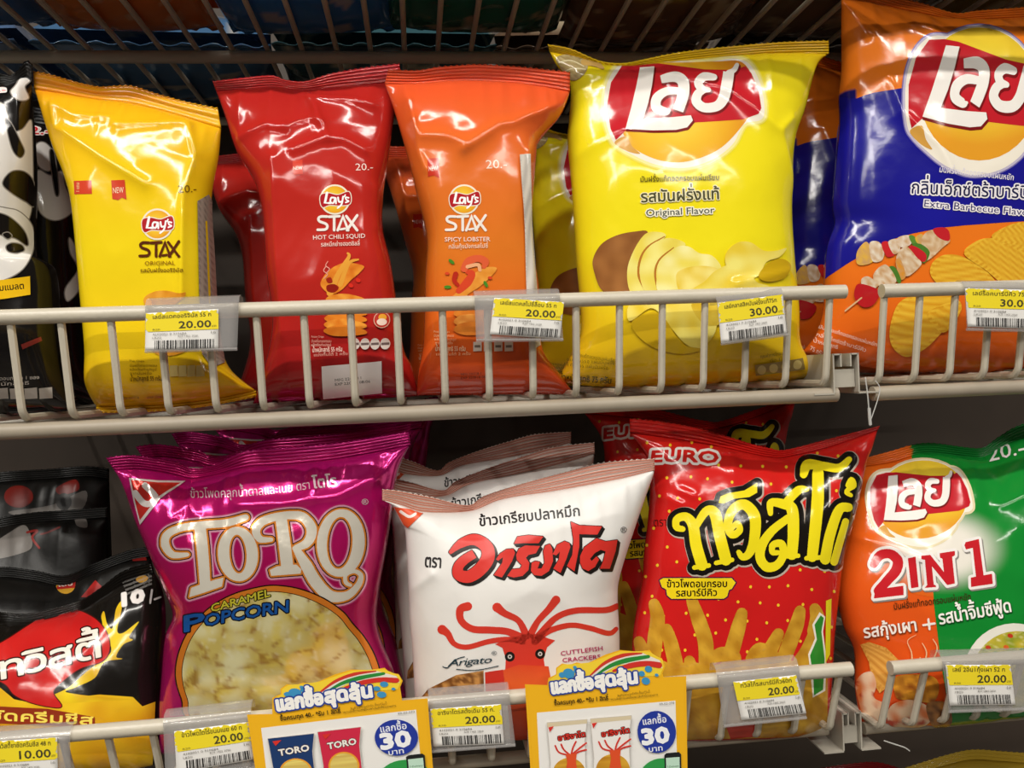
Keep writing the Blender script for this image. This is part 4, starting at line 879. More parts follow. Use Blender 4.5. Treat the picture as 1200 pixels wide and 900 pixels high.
b.add('title', halo(toro, 6.5), '#c62a70'); b.add('title', halo(toro, 5.0), '#e9a6c0'); b.add('title', halo(toro, 3.0), '#2c140c'); b.add('title', halo(toro, 1.9), '#ea8a2e'); b.add('title', toro, '#f3ecdc')
b.add('lettering', text('®', (424, 592), (432, 591), 7), '#f0d8e0')
t_ = text('ข้าวโพดคลุกน้ำตาลและเนย ตรา', *z9([(350, 288), (780, 256)]), 8.2, arc=-3); b.add('lettering', t_, '#f2cfe0'); b.add('lettering', text('โตโร', *z9([(790, 254), (876, 246)]), 10.5, bold=.02), '#f6dfe8')
b.add('logo', poly(z9([(128, 216), (230, 226), (330, 228), (240, 290), (168, 385), (145, 300)])), '#f2e4e2'); b.add('logo', poly(z9([(135, 223), (230, 233), (312, 234), (232, 284), (168, 368), (150, 298)])), '#d2342c')
b.add('logo', stroke(z9([(185, 243), (222, 285), (205, 308), (180, 305), (150, 270)]), 7), '#f4ece8'); b.add('logo', text('UNITED', *z9([(188, 322), (235, 280)]), 3.5, bold=.02), '#f0d6d2')
disc = [(-1, 0)]
dl = z10([(215, 640), (160, 540), (135, 440), (150, 340), (195, 245), (270, 160), (370, 100), (480, 68), (560, 60), (660, 75), (760, 115), (840, 170), (880, 220), (930, 280), (975, 360), (1000, 450), (1000, 560), (960, 660), (600, 720)])
pd = poly(dl, True); pin = z10([(235, 640), (185, 540), (162, 440), (176, 345), (218, 258), (288, 180), (380, 122), (484, 92), (560, 86), (650, 100), (745, 138), (822, 190), (862, 240), (908, 298), (948, 372), (972, 455), (970, 560), (930, 650), (600, 700)])
b.add('picture', halo(pd, 1.6), '#241008'); b.add('picture', pd, '#e8862a')
def corn(x, y):
    wx = x+9*nz(x, y, .03, 1); wy = y+9*nz(x, y, .03, 6)
    d, p = noise.voronoi(Vector((wx*.030, wy*.033, 2.0))); e = d[1]-d[0]; k = nz(x, y, .06, 4); k2 = nz(x, y, .15, 8)
    c = mixc(lin('#d9c46c'), lin('#f3eab4'), sstep(.75, .15, d[0])); c = mixc(c, lin('#e9d25c'), sstep(0, .5, k)*.7)
    c = mixc(c, lin('#f8f2cf'), sstep(.15, .5, k2)*.5)
    return mixc(c, lin('#a97c34'), sstep(.14, .0, e)*sstep(-.25, .35, k2+k)*.9)
b.add('picture', halo(poly(pin, True), .9), '#3a1c0a'); b.add('picture', poly(pin, True), corn, step=2.4)
t_ = text('OPCORN', *z10([(256, 232), (610, 170)]), 14, bold=.025, shear=.2, space=.95, arc=1); b.add('flavour_text', halo(t_, 1.5), '#141020'); b.add('flavour_text', t_, '#1f5fb0')
t_ = text('P', *z10([(172, 255), (255, 238)]), 19, bold=.035, shear=.2); b.add('flavour_text', halo(t_, 1.5), '#141020'); b.add('flavour_text', t_, '#1f5fb0')
t_ = text('CARAMEL', *z10([(285, 170), (535, 103)]), 9, bold=.02, shear=.2); b.add('flavour_text', halo(t_, 1.0), '#2a240c'); b.add('flavour_text', t_, '#dcd23c')
# white cuttlefish cracker bag
b = BG['l3'].pr; z11 = Z(440, 500, 3.529); z12 = Z(440, 680, 3.158)
b.add('lettering', text('ข้าวเกรียบปลาหมึก', *z11([(432, 412), (845, 368)]), 9.5, bold=.02), '#1d1a1a'); b.add('lettering', text('ตรา', *z11([(205, 580), (270, 584)]), 12, bold=.02), '#2a2626')
za = Z(510, 600, 5.217)
ar = join(stroke(za([(88, 252), (155, 195), (240, 170), (312, 212), (322, 280), (275, 350), (205, 395), (145, 382), (142, 335), (180, 292), (238, 256)]), [3, 10, 13, 15, 15.5, 15, 14, 13, 11.5, 11, 10], cap=False),
          poly(za([(372, 290), (395, 255), (435, 228), (478, 225), (488, 250), (470, 300), (408, 400), (358, 385), (410, 310), (415, 275), (385, 298)])), poly(za([(482, 195), (502, 152), (570, 142), (660, 150), (632, 190), (550, 190)])),
          poly(za([(495, 262), (510, 225), (550, 205), (640, 208), (615, 252), (570, 262), (555, 280), (575, 310), (570, 355), (535, 390), (480, 400), (440, 390), (470, 350), (520, 345), (530, 325), (500, 295)])),
          poly(za([(672, 205), (700, 195), (715, 225), (720, 300), (695, 360), (650, 390), (605, 385), (585, 360), (590, 310), (612, 300), (640, 305), (625, 345), (650, 345), (668, 310), (660, 240)])),
          poly(za([(718, 258), (745, 200), (790, 178), (820, 190), (825, 215), (800, 290), (765, 372), (722, 345), (755, 290), (762, 240), (740, 265)])), poly(za([(828, 60), (880, 82), (1018, 88), (990, 138), (880, 135), (880, 210), (862, 300), (850, 362), (805, 330), (838, 260), (845, 170)])),
          poly(za([(885, 270), (910, 215), (985, 160), (1040, 180), (1112, 170), (1100, 240), (1065, 345), (1005, 345), (1025, 300), (1040, 240), (1010, 230), (975, 250), (945, 285), (955, 300), (985, 270), (1000, 290), (975, 335), (935, 360), (900, 345), (885, 310)])))
b.add('title', moved(halo(ar, .8), 2.8, 3.0), '#17120f'); b.add('title', moved(halo(ar, .9), 1.4, 1.5), '#17120f'); b.add('title', halo(ar, .8), '#17120f'); b.add('title', ar, '#d8332a')
b.add('lettering', text('®', *z11([(1014, 440), (1040, 436)]), 7), '#3a3634')
b.add('logo', poly(z11([(78, 330), (200, 356), (135, 418), (118, 405)])), '#e4552c'); b.add('logo', stroke(z11([(105, 350), (140, 372), (165, 362)]), 3), '#f4e6e0')
red = '#d4382a'
tn = [([(247, 182), (268, 198), (292, 235), (340, 247), (420, 226), (490, 218), (545, 225)], [11, 8, 6, 6, 6, 6, 8]), ([(342, 96), (314, 108), (318, 150), (360, 180), (430, 184), (490, 190), (545, 215)], [10, 9, 8, 8, 8, 8, 10]), ([(450, 100), (478, 122), (530, 150), (558, 205)], [11, 8, 7, 9]), ([(668, 72), (640, 108), (600, 152), (572, 205)], [10, 8, 7, 9]), ([(893, 96), (850, 110), (740, 112), (665, 140), (605, 205)], [7, 7, 7, 7, 9]), ([(890, 180), (862, 196), (790, 176), (720, 166), (640, 188), (590, 225)], [5, 6, 6, 6, 7, 9])]
for pts, w in tn: b.add('picture', stroke(z12(pts), w), red, layer=2)
b.add('picture', poly(z12([(442, 236), (490, 218), (540, 200), (600, 198), (640, 215), (665, 222), (635, 248), (622, 290), (628, 330), (480, 335), (482, 290), (470, 250)])), red, layer=2)
b.add('picture', poly(z12([(405, 340), (472, 330), (482, 420), (408, 418)])), '#c92f22', layer=3)
b.add('picture', poly(z12([(472, 332), (530, 312), (640, 318), (655, 400), (660, 560), (610, 600), (500, 600), (490, 470)])), paint([(780, '#da4a26'), (800, '#e0602a'), (860, '#d8431f')]), layer=4)
for q in ((497, 282), (609, 272)): b.add('picture', poly(ellipse(*z12([q])[0], 5.8, 5.8)), '#141110', layer=5); b.add('picture', poly(ellipse(*z12([q])[0], 2.6, 2.6)), '#cfc8c2', layer=6); b.add('picture', poly(ellipse(*z12([q])[0], 1.2, 1.2)), '#141110', layer=7)
b.add('picture', poly(z12([(165, 440), (195, 402), (300, 350), (400, 334), (402, 420), (410, 470), (160, 470)])), lambda x, y: mixc(lin('#c98f4c'), lin('#7a4a20'), sstep(.0, .5, .3+nz(x, y, .16, 1))), step=2.5, layer=3)
b.add('flavour_text', text('CUTTLEFISH', *z12([(686, 278), (840, 258)]), 5.2, bold=.03), '#b22a62'); b.add('flavour_text', text('CRACKERS', *z12([(692, 303), (832, 289)]), 5.2, bold=.03), '#b22a62')
t_ = text('Arigato', *z12([(268, 318), (428, 304)]), 8.4, shear=.45, space=.9); b.add('script_name', join(t_, stroke(z12([(250, 318), (268, 322), (300, 292), (330, 282)]), .9), stroke(z12([(300, 328), (370, 332), (455, 316)]), .8)), '#1f3a44')
b.add('lettering', text('®', *z12([(430, 277), (450, 275)]), 5), '#4a5a64')
# red corn stick bag
b = BG['l4'].pr; zc = Z(680, 470, 3.3333); zd = Z(720, 660, 3.75)
rnd = random.Random(4)
for j in range(14):
    for i in range(10):
        x = 748+i*24.5+(12 if j % 2 else 0)+j*-.6; y = 498+j*20+i*1.6
        if 742 < x < 1018 and y < 775: b.add('picture', poly(ellipse(x+rnd.uniform(-3, 3), y+rnd.uniform(-3, 3), 1.7, 1.9, 0, 9)), '#ecc32e', layer=1)
t_ = text('EURO', *zc([(278, 238), (535, 244)]), 13.5, bold=.05, arc=1.5, shear=.08); b.add('logo', halo(t_, 3.0), '#f2e9e4', layer=2); b.add('logo', t_, '#cf2420', layer=3); 
b.add('lettering', text('ตรา', *zc([(288, 490), (338, 488)]), 8), '#3a100c', layer=2)
tw = join(stroke(zc([(400, 500), (376, 492), (378, 462), (412, 452), (440, 485), (452, 560), (475, 640)]), [6.6, 7.7, 8.8, 9.9, 12.1, 13.2, 13.2]), stroke(zc([(452, 490), (490, 432), (525, 440), (545, 530), (568, 620)]), [7.7, 9.9, 13.2, 13.2, 13.2]), stroke(zc([(445, 650), (502, 642)]), 5), stroke(zc([(530, 632), (592, 620)]), 5),
          stroke(zc([(590, 500), (612, 478), (622, 505), (592, 522), (576, 480), (596, 425), (640, 405), (680, 450), (680, 530), (662, 590), (635, 610), (618, 590)]), [5.5, 6.6, 7.7, 8.8, 9.9, 11.0, 12.1, 13.2, 12.1, 9.9, 7.7, 5.5]), poly(zc([(540, 398), (548, 372), (580, 360), (640, 350), (690, 320), (690, 358), (660, 375), (600, 382), (560, 400)])),
          stroke(zc([(772, 592), (750, 590), (752, 562), (785, 558), (792, 600), (768, 640), (728, 648), (702, 612), (710, 560), (750, 505), (815, 455)]), [5.5, 6.6, 7.7, 8.8, 8.8, 9.9, 11.0, 11.0, 11.0, 9.9, 8.8]), stroke(zc([(742, 440), (744, 398), (790, 402), (825, 420), (832, 500), (826, 600)]), [5.5, 8.8, 11.0, 13.2, 13.2, 12.1]), stroke(zc([(800, 402), (850, 350), (885, 345)]), [9.9, 9.9, 5.5]), stroke(zc([(806, 606), (850, 604)]), 5),
          stroke(zc([(928, 280), (926, 400), (905, 608)]), [13.2, 14.3, 12.1]), stroke(zc([(872, 288), (888, 250), (950, 255), (1010, 262), (1050, 228)]), [8.8, 12.1, 9.9, 9.9, 6.6]), stroke(zc([(882, 614), (948, 610)]), 5), stroke(zc([(955, 618), (975, 520), (1010, 425), (1046, 415)]), [12.1, 12.1, 11.0, 9.9]), stroke(zc([(990, 628), (1015, 540), (1035, 470)]), [8.8, 8.8, 7.7]), stroke(zc([(1042, 330), (1058, 308), (1066, 330), (1046, 345), (1040, 358), (1056, 368)]), [4.4, 6.6, 6.6, 5.5, 5.5, 4.4]))
b.add('title', moved(halo(tw, 7.2), .8, .8), '#b9aa9c', layer=4); b.add('title', halo(tw, 6.0), '#14100c', layer=5); b.add('title', tw, '#eedc1e', layer=6)
pl = join(poly(zd([(200, 75), (215, 66), (515, 66), (532, 85), (515, 112), (500, 118), (235, 118), (210, 105)])), poly(zd([(228, 110), (505, 108), (495, 145), (480, 155), (250, 156), (232, 140)])))
b.add('yellow_label', halo(pl, 1.4), '#4a1440', layer=4); b.add('yellow_label', pl, '#ecd21c', layer=5); b.add('yellow_label', text('ข้าวโพดอบกรอบ', *zd([(232, 106), (494, 104)]), 6.6, bold=.04), '#241608', layer=6); b.add('yellow_label', text('รสบาร์บีคิว', *zd([(272, 146), (450, 143)]), 6.6, bold=.04), '#241608', layer=6)
sticks = [[(175, 180), (190, 240), (180, 330), (170, 420)], [(230, 290), (250, 360), (270, 460), (260, 560)], [(340, 165), (370, 250), (400, 350), (400, 470), (380, 560)], [(560, 220), (545, 280), (520, 370), (500, 440)], [(430, 420), (470, 400), (520, 410), (520, 470)], [(720, 310), (690, 370), (660, 430), (640, 500)], [(815, 210), (800, 270), (770, 350), (740, 430)], [(880, 300), (850, 380), (820, 430)], [(110, 345), (130, 400), (150, 450)], [(330, 430), (340, 480), (360, 560)], [(600, 420), (640, 380), (700, 420)], [(880, 200), (890, 240), (880, 300)]]
stc = lambda x, y: mixc(mixc(lin('#d6a634'), lin('#b07a1c'), .5+.9*nz(x, y, .07, 7)), lin('#8c5a14'), max(0, nz(x, y, .3, 2))*.35)
for i, p in enumerate(sticks): b.add('picture', stroke(zd(p), [13, 17, 18, 17, 16][:len(p)]), stc, layer=2+i % 3, step=3)
b.add('picture', poly(zd([(60, 520), (75, 440), (160, 400), (260, 450), (330, 430), (420, 450), (520, 430), (640, 430), (760, 430), (850, 420), (920, 380), (935, 470), (935, 760), (60, 780)])), stc, layer=5, step=3)
b.add('picture', poly(zd([(900, 215), (925, 235), (915, 300), (930, 420), (925, 560), (870, 590), (862, 500), (850, 400), (880, 330), (868, 270)])), '#f0eadc', layer=6); b.add('picture', poly(zd([(905, 228), (918, 240), (908, 300), (922, 420), (915, 555), (875, 580), (872, 500), (858, 405), (888, 335), (878, 270)])), '#2f8a2c', layer=7)
b.add('picture', poly(zd([(928, 165), (952, 155), (945, 400), (925, 440)])), '#e6d81c', layer=7)
b.add('picture', poly(zd([(490, 715), (620, 705), (640, 760), (510, 770)])), '#c8301c', layer=6)
# orange and green bag
b = BG['l5'].pr; zE = Z(970, 490, 4.287); zF = Z(970, 680, 4.09)
gcx, gcy = zE([(570, 660)])[0]
def glow_on(c, s=1.0):
    c = lin(c); w = lin('#efeadf')
    def f(x, y):
        d = math.hypot((x-gcx)/62, (y-gcy)/40); return mixc(w, c, sstep(.55, 1.35, d*s))
    return f
b.add('white_glow', poly(ellipse(gcx, gcy, 84, 56)), glow_on('#e2651b'), layer=1, step=3)
gp = zE([(413, 60), (415, 145), (425, 215), (600, 420)])+[(1088, 640)]+zF([(505, 60), (510, 130), (520, 210), (540, 380), (590, 690), (600, 760)])+[(1300, 870), (1300, 470)]
b.add('green_panel', poly(gp), glow_on('#12862f'), layer=2)
b.layer = 5; oval_logo(b, affine([(425, 130), (345, 370), (603, 330)], zE([(325, 290), (283, 512), (494, 468)])), ball=(*zE([(468, 410)])[0], 54, 45.5, -10), soft=[(3.2, '#e6d8b0')])
two = join(stroke(zE([(232, 735), (262, 690), (312, 682), (350, 715), (342, 765), (300, 815), (252, 868)]), [9, 11, 11, 12, 12, 11, 10], n=6), poly(zE([(238, 862), (378, 842), (380, 888), (232, 905)])))
eye = join(poly(zE([(402, 704), (440, 696), (454, 848), (418, 854)])), poly(zE([(468, 694), (512, 688), (582, 775), (574, 706), (562, 702), (560, 680), (636, 668), (636, 690), (622, 696), (636, 830), (598, 838), (520, 742), (530, 836), (540, 840), (542, 848), (486, 852), (498, 838), (486, 712), (468, 708)])))
one = poly(zE([(684, 640), (690, 624), (756, 608), (780, 790), (822, 782), (826, 832), (718, 848), (716, 802), (742, 796), (726, 652), (692, 660)]))
n21 = join(two, eye, one)
b.add('title', moved(halo(n21, 3.4), 1.4, 1.6), '#8f8a84'); b.add('title', halo(n21, 3.2), '#f3eeea'); b.add('title', n21, '#c9222c')
t_ = text('20.-', *zE([(812, 222), (990, 180)]), 17, bold=.005, shear=.12); b.add('price_mark', t_, '#f2f2ee')
b.add('lettering', text('มันฝรั่งแท้ทอดกรอบแผ่นหยัก', *zF([(318, 140), (684, 92)]), 6, bold=.01), '#3a2a14')
t_ = text('รสกุ้งเผา', *zF([(178, 275), (425, 240)]), 11.5, bold=.02); b.add('lettering', halo(moved(t_, .7, .8), .6, 6), '#8a3a10'); b.add('lettering', t_, '#f6ece2')
b.add('lettering', join(stroke(zF([(456, 214), (510, 206)]), 2.4, False), stroke(zF([(480, 186), (486, 234)]), 2.4, False)), '#f6ece2')
t_ = text('รสน้ำจิ้มซีฟู้ด', *zF([(535, 210), (876, 150)]), 12, bold=.02); b.add('lettering', halo(moved(t_, .7, .8), .6, 6), '#0c4a1c'); b.add('lettering', t_, '#f2f2ea')
b.add('bowl_picture', poly(ellipse(*zF([(880, 420)])[0], 56, 52, -20)), '#e9e6dc'); b.add('bowl_picture', poly(ellipse(*zF([(890, 425)])[0], 49, 44, -20)), lambda x, y: mixc(mixc(lin('#c9b43a'), lin('#8d9a2a'), .5+1.2*nz(x, y, .09, 3)), lin('#e8dfa8'), max(0, nz(x, y, .3, 8)-.2)*2), step=2.5)
for q, c in (((870, 265), '#c23a22'), ((765, 322), '#c23a22'), ((800, 350), '#3a8a2a'), ((850, 320), '#d8622a'), ((925, 335), '#4a9a34')): b.add('bowl_picture', poly(ellipse(*zF([q])[0], 3.4, 2.6, 20, 10)), c)
b.add('picture', poly(zF([(160, 305), (200, 292), (280, 320), (350, 392), (330, 420), (300, 500), (250, 540), (215, 480), (200, 390)])), ridged('#e6ac50', '#c98432', 20, 4.2), step=2)
def shrimp(x, y): return mixc(mixc(lin('#e9c9a8'), lin('#d8743a'), sstep(-.2, .5, nz(x, y, .07, 5))), lin('#b83a1e'), sstep(.15, .5, nz(x, y, .1, 9)))
b.add('picture', blob(zF([(140, 500), (170, 450), (215, 440), (235, 500), (225, 560), (280, 590), (290, 640), (240, 690), (180, 670), (160, 600)])), shrimp, step=2.5)
b.add('picture', blob(zF([(300, 600), (380, 570), (460, 590), (500, 640), (460, 690), (360, 700), (290, 680)])), shrimp, step=2.5)
b.add('picture', blob(zF([(320, 470), (400, 450), (500, 460), (530, 510), (500, 580), (400, 570), (330, 560)])), crisp_col('#e6a030', '#8a4a18', 1060, 810, .12), step=2.5)
b.add('picture', blob(zF([(470, 590), (560, 580), (590, 640), (580, 690), (500, 690)])), crisp_col('#b0763a', '#4a2414', 1080, 840, .14), step=2.5)
for p in ([(400, 440), (400, 350), (380, 290), (420, 260)], [(450, 430), (470, 350), (450, 300)], [(480, 420), (520, 330), (500, 280)], [(430, 440), (440, 370)]): b.add('picture', stroke(zF(p), [2.2, 1.4, .8, .5][:len(p)]), '#e9b98a')
# black corn snack bag
b = BG['l1'].pr; zG = Z(0, 650, 3.6)
b.add('picture', poly(zG([(-220, 560), (0, 560), (60, 610), (200, 640), (330, 600), (420, 590), (560, 600), (600, 640), (655, 620), (640, 960), (-220, 960)])), crisp_col('#e6bf22', '#cf9418', 60, 850, .03))
b.add('picture', blob(zG([(215, 600), (290, 560), (370, 490), (440, 440), (470, 400), (440, 330), (380, 280), (430, 300), (428, 260), (440, 240), (452, 290), (475, 310), (490, 230), (515, 195), (512, 240), (495, 320), (520, 330), (586, 282), (545, 345), (560, 360), (520, 380), (490, 430), (515, 440), (440, 455), (400, 520), (320, 560), (280, 580), (420, 600), (560, 610), (400, 620), (260, 625)])), crisp_col('#ecd024', '#cfa01a', 60, 800, .04))
bd = poly(zG([(-180, 440), (-60, 385), (0, 375), (120, 300), (220, 240), (320, 235), (400, 270), (450, 330), (462, 400), (430, 450), (340, 480), (270, 530), (225, 580), (260, 640), (200, 640), (120, 620), (60, 590), (20, 545), (-60, 520), (-180, 560)]), True)
b.add('logo', halo(bd, 1.2), '#4a120c'); b.add('logo', bd, crisp_col('#cf2824', '#b81c1c', 60, 790, .02))
tw2 = text('ทวิสตี้', *zG([(8, 525), (425, 430)]), 20, bold=.014, shear=.15, space=.95); b.add('title', halo(tw2, 2.0), '#3a100c'); b.add('title', halo(tw2, .35), '#ece4d8'); b.add('title', tw2, '#ece4d8')
b.add('flavour_text', poly(zG([(-200, 640), (0, 640), (200, 650), (400, 685), (402, 735), (200, 720), (0, 712), (-200, 712)])), '#8a3016'); b.add('flavour_text', text('ซ่าชัดครีมชีส', *zG([(-150, 690), (392, 718)]), 9, bold=.03), '#ecd65a')
t_ = text('10', *zG([(520, 216), (606, 196)]), 14, bold=.06, shear=.2); b.add('price_mark', halo(t_, .8, 6), '#d8d4d0'); b.add('price_mark', t_, '#efeae6'); b.add('price_mark', join(stroke(zG([(640, 150), (632, 205)]), 2), stroke(zG([(650, 190), (675, 180)]), 2)), '#b8b2b0')
for i, q in enumerate(((600, 105), (120, 262))): b.add('gold_mark', poly(ellipse(*zG([q])[0], 7, 4, -12)), '#b8862c')
for k in range(4): b.add('small_print', text('ราคาแนะนำบนซองนี้เท่านั้น', *zG([(520+k*6, 125-k*0+k*16), (640, 80+k*16)]), 2.2), '#a8a4a0')
# ------------------------------------------------------------------ left heap of black bags and bags under the lower shelf
cb = lambda x, y: lin('#12100e')
def heap(key, label, top, base, left, right, bottom, Y, seed):
    BG[key] = Bag('snack_bag', label, 'snack bag', top, base, left, right, bottom, Y, Y+0.03, cb, Hf=0.03, Hb=0.02, seed=seed, nu=56, nv=50, crumple=.004, pucker=.005, mat='matte', group='black bags in the left heap', top_fall=.5, bot_fall=.3, wave=((0, 0), (.4, .01), (.7, -.008), (1, 0)))
    return BG[key].pr
b = heap('h1', 'dim black bag with a red disc and white patches, rearmost of the left heap', [(-60, 562), (0, 553), (60, 549), (100, 546), (128, 549)], [(-60, 574), (0, 565), (60, 561), (100, 558), (128, 561)], [(-62, 620)], [(130, 620)], deck_px((-60, 128), .22, -.280), 0.22, 21)
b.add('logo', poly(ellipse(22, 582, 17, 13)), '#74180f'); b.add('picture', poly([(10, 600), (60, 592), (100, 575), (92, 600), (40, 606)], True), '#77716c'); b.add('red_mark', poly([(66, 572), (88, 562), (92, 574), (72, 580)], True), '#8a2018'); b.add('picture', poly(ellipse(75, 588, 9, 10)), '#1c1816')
b = heap('h2', 'dim black bag with white wavy patches, middle of the left heap', [(-60, 618), (0, 606), (40, 600), (70, 598), (126, 594)], [(-60, 630), (0, 618), (40, 612), (70, 610), (126, 606)], [(-62, 650)], [(124, 650)], deck_px((-60, 122), .165, -.280), 0.165, 22)
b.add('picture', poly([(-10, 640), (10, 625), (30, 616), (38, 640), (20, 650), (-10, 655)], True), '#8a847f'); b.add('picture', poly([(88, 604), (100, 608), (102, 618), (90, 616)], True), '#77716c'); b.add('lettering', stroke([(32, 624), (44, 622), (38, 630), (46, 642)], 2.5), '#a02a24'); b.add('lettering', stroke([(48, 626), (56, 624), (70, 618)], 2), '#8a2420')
b = heap('h3', 'black bag with a small red and gold badge, just behind the front black bag', [(-60, 668), (0, 664), (40, 668), (76, 674), (110, 660), (150, 645), (175, 640)], [(-60, 680), (0, 676), (40, 680), (76, 686), (110, 672), (150, 657), (177, 652)], [(-62, 700)], [(182, 700)], deck_px((-60, 180), .12, -.280), 0.12, 23)
b.add('logo', poly(ellipse(77, 685, 11.5, 11)), '#c8962c'); b.add('logo', poly([(66, 683), (77, 679), (89, 681), (88, 689), (77, 690), (67, 691)]), '#b52420'); b.add('logo', text('เลย์', (69, 688), (86, 686), 5, bold=.03), '#eadfd2'); b.add('picture', poly([(95, 700), (112, 680), (120, 688), (104, 700)]), '#b52420'); b.add('picture', stroke([(76, 672), (75, 662)], 2), '#d2c020')
b.add('gold_mark', poly(ellipse(134, 656, 8, 6)), '#9a6a2a'); b.add('picture', poly([(152, 652), (170, 650), (172, 657), (156, 658)]), '#a02420')
BG['w1'] = Bag('potato_chip_bag', 'crinkled yellow bag top peeping out below the lower right shelf', 'snack bag', [(1052, 902), (1080, 893), (1110, 884), (1140, 878), (1175, 880), (1225, 884)], [(1052, 914), (1080, 905), (1110, 896), (1140, 890), (1175, 892), (1225, 896)], [(1050, 960)], [(1225, 960)], [(1050, 1060), (1225, 1060)], 0.11, 0.11, flat('#a5882a'), Hf=.03, Hb=.02, seed=31, nu=44, nv=40, bottom_seal=0, ridges=6)
BG['w2'] = Bag('potato_chip_bag', 'dark red bag top peeping out below the gap between the lower shelves', 'snack bag', [(925, 906), (960, 900), (1000, 894), (1030, 893), (1060, 902)], [(925, 918), (960, 912), (1000, 906), (1030, 905), (1060, 914)], [(925, 960)], [(1060, 960)], [(925, 1060), (1060, 1060)], 0.15, 0.15, flat('#7a1a1c'), Hf=.03, Hb=.02, seed=32, nu=44, nv=40, bottom_seal=0)
for k in BG: BG[k].finish()
R = {k: BG[k].root for k in BG}
def rename(o, n): o.name = n
# copies standing behind the front bags
def back(key, label, dloc, rot=(0, 0, 0), scale=None):
    r = copy_thing(R[key], label, dloc, tuple(math.radians(a) for a in rot), group=R[key].get('group'))
    if scale: r.scale = scale
    return r
back('l2', 'pink popcorn bag second in its row, its top seal showing just above the front one', (0, .066, .003))
back('l2', 'dark pink popcorn bag third in its row, mostly hidden, left corner of its seal showing', (.006, .132, 0), (0, 1, 0), (1, 1, 1.03))
back('l2', 'dim purple popcorn bag rearmost in its row under the upper shelf', (.035, .20, 0), (0, -1.5, 0), (1, 1, 1.08))
back('l3', 'white cracker bag second in its row, top line of black lettering showing', (-.016, .062, 0), (0, -1.5, 0), (.9, .8, 1.03))
back('l3', 'dim white cracker bag rearmost in its row, only its copper seal showing', (-.03, .125, 0), (0, 1.5, 0), (.85, .8, 1.08))
back('l4', 'red corn stick bag behind the front one, white outlined word at its left corner', (.004, .125, 0), (0, -3.5, 0), (1, 1, 1.065))
back('u6', 'shaded orange and blue chip bag between the large yellow bag and the blue bag', (-.012, .085, 0), scale=(1, 1, .93))
back('u5', 'shaded yellow chip bag half hidden behind the orange slim pouch', (-.016, .11, 0), scale=(1, 1, .9))
back('u3', 'dark red slim pouch in shade behind and left of the front red pouch', (-.034, .09, 0), scale=(1, 1, .86))
back('u4', 'shaded orange slim pouch behind the gap between red and orange pouches', (-.012, .12, 0), scale=(1, 1, .90))
# ------------------------------------------------------------------ bags lying on the overhead shelf, seen from below
def lying(label, cx, cy, w, d, h, col, seed, rz=0, ends='x'):
    t = thing('snack_bag', label, 'snack bag', (cx, cy, zt+.003), 'bags on the overhead shelf'); n = 30; v = []; f = []; c_ = lin(col); cols = []
    def P(i, j, s):
        a = -1+2*i/n; b_ = -1+2*j/n; e = math.sqrt(max(0, (1-abs(a)**2.6)*(1-abs(b_)**3)))
        z = (1+s*e)*h/2 if s > 0 else (1-e)*h/2*0.6
        z += .006*noise.noise(Vector((a*2+seed, b_*2, s)))*e if s > 0 else .004*abs(noise.noise(Vector((a*2.5+seed, b_*2.5, s))))*e
        x, y = a*w/2*(1-.04*(1-b_*b_)), b_*d/2; cz, sz = math.cos(rz), math.sin(rz)
        return Vector((cx+x*cz-y*sz, cy+x*sz+y*cz, zt+.003+z))
    for s in (1, -1):
        base = len(v)
        for j in range(n+1):
            for i in range(n+1):
                v.append(P(i, j, s)); k = noise.noise(Vector((i*.22+seed*3, j*.22, 1))); cols.append(mixc(c_, lin('#cfc0a0') if k > .32 else c_, .45))
        for j in range(n):
            for i in range(n):
                q = (base+j*(n+1)+i, base+j*(n+1)+i+1, base+(j+1)*(n+1)+i+1, base+(j+1)*(n+1)+i); f.append(q if s > 0 else q[::-1])
    mesh_obj('pouch', v, f, M['film'], t, cols=cols)
    for sd in (-1, 1):
        v = []; f = []
        for r in range(2):
            for i in range(41):
                a = -1+i/20; b_ = sd*(1+(r*.09)+(.012 if r and i % 2 else 0)); cz, sz = math.cos(rz), math.sin(rz); x, y = a*w/2, b_*d/2
                v.append(Vector((cx+x*cz-y*sz, cy+x*sz+y*cz, zt+.003+h*.3+.002*math.sin(i*1.3)*r)))
        f = [(i, i+1, 42+i, 41+i) for i in range(40)]
        mesh_obj('seal', v, f, M['film'], t, cols=[c_]*82).modifiers.new('film', 'SOLIDIFY').thickness = .0006
    settle(t)
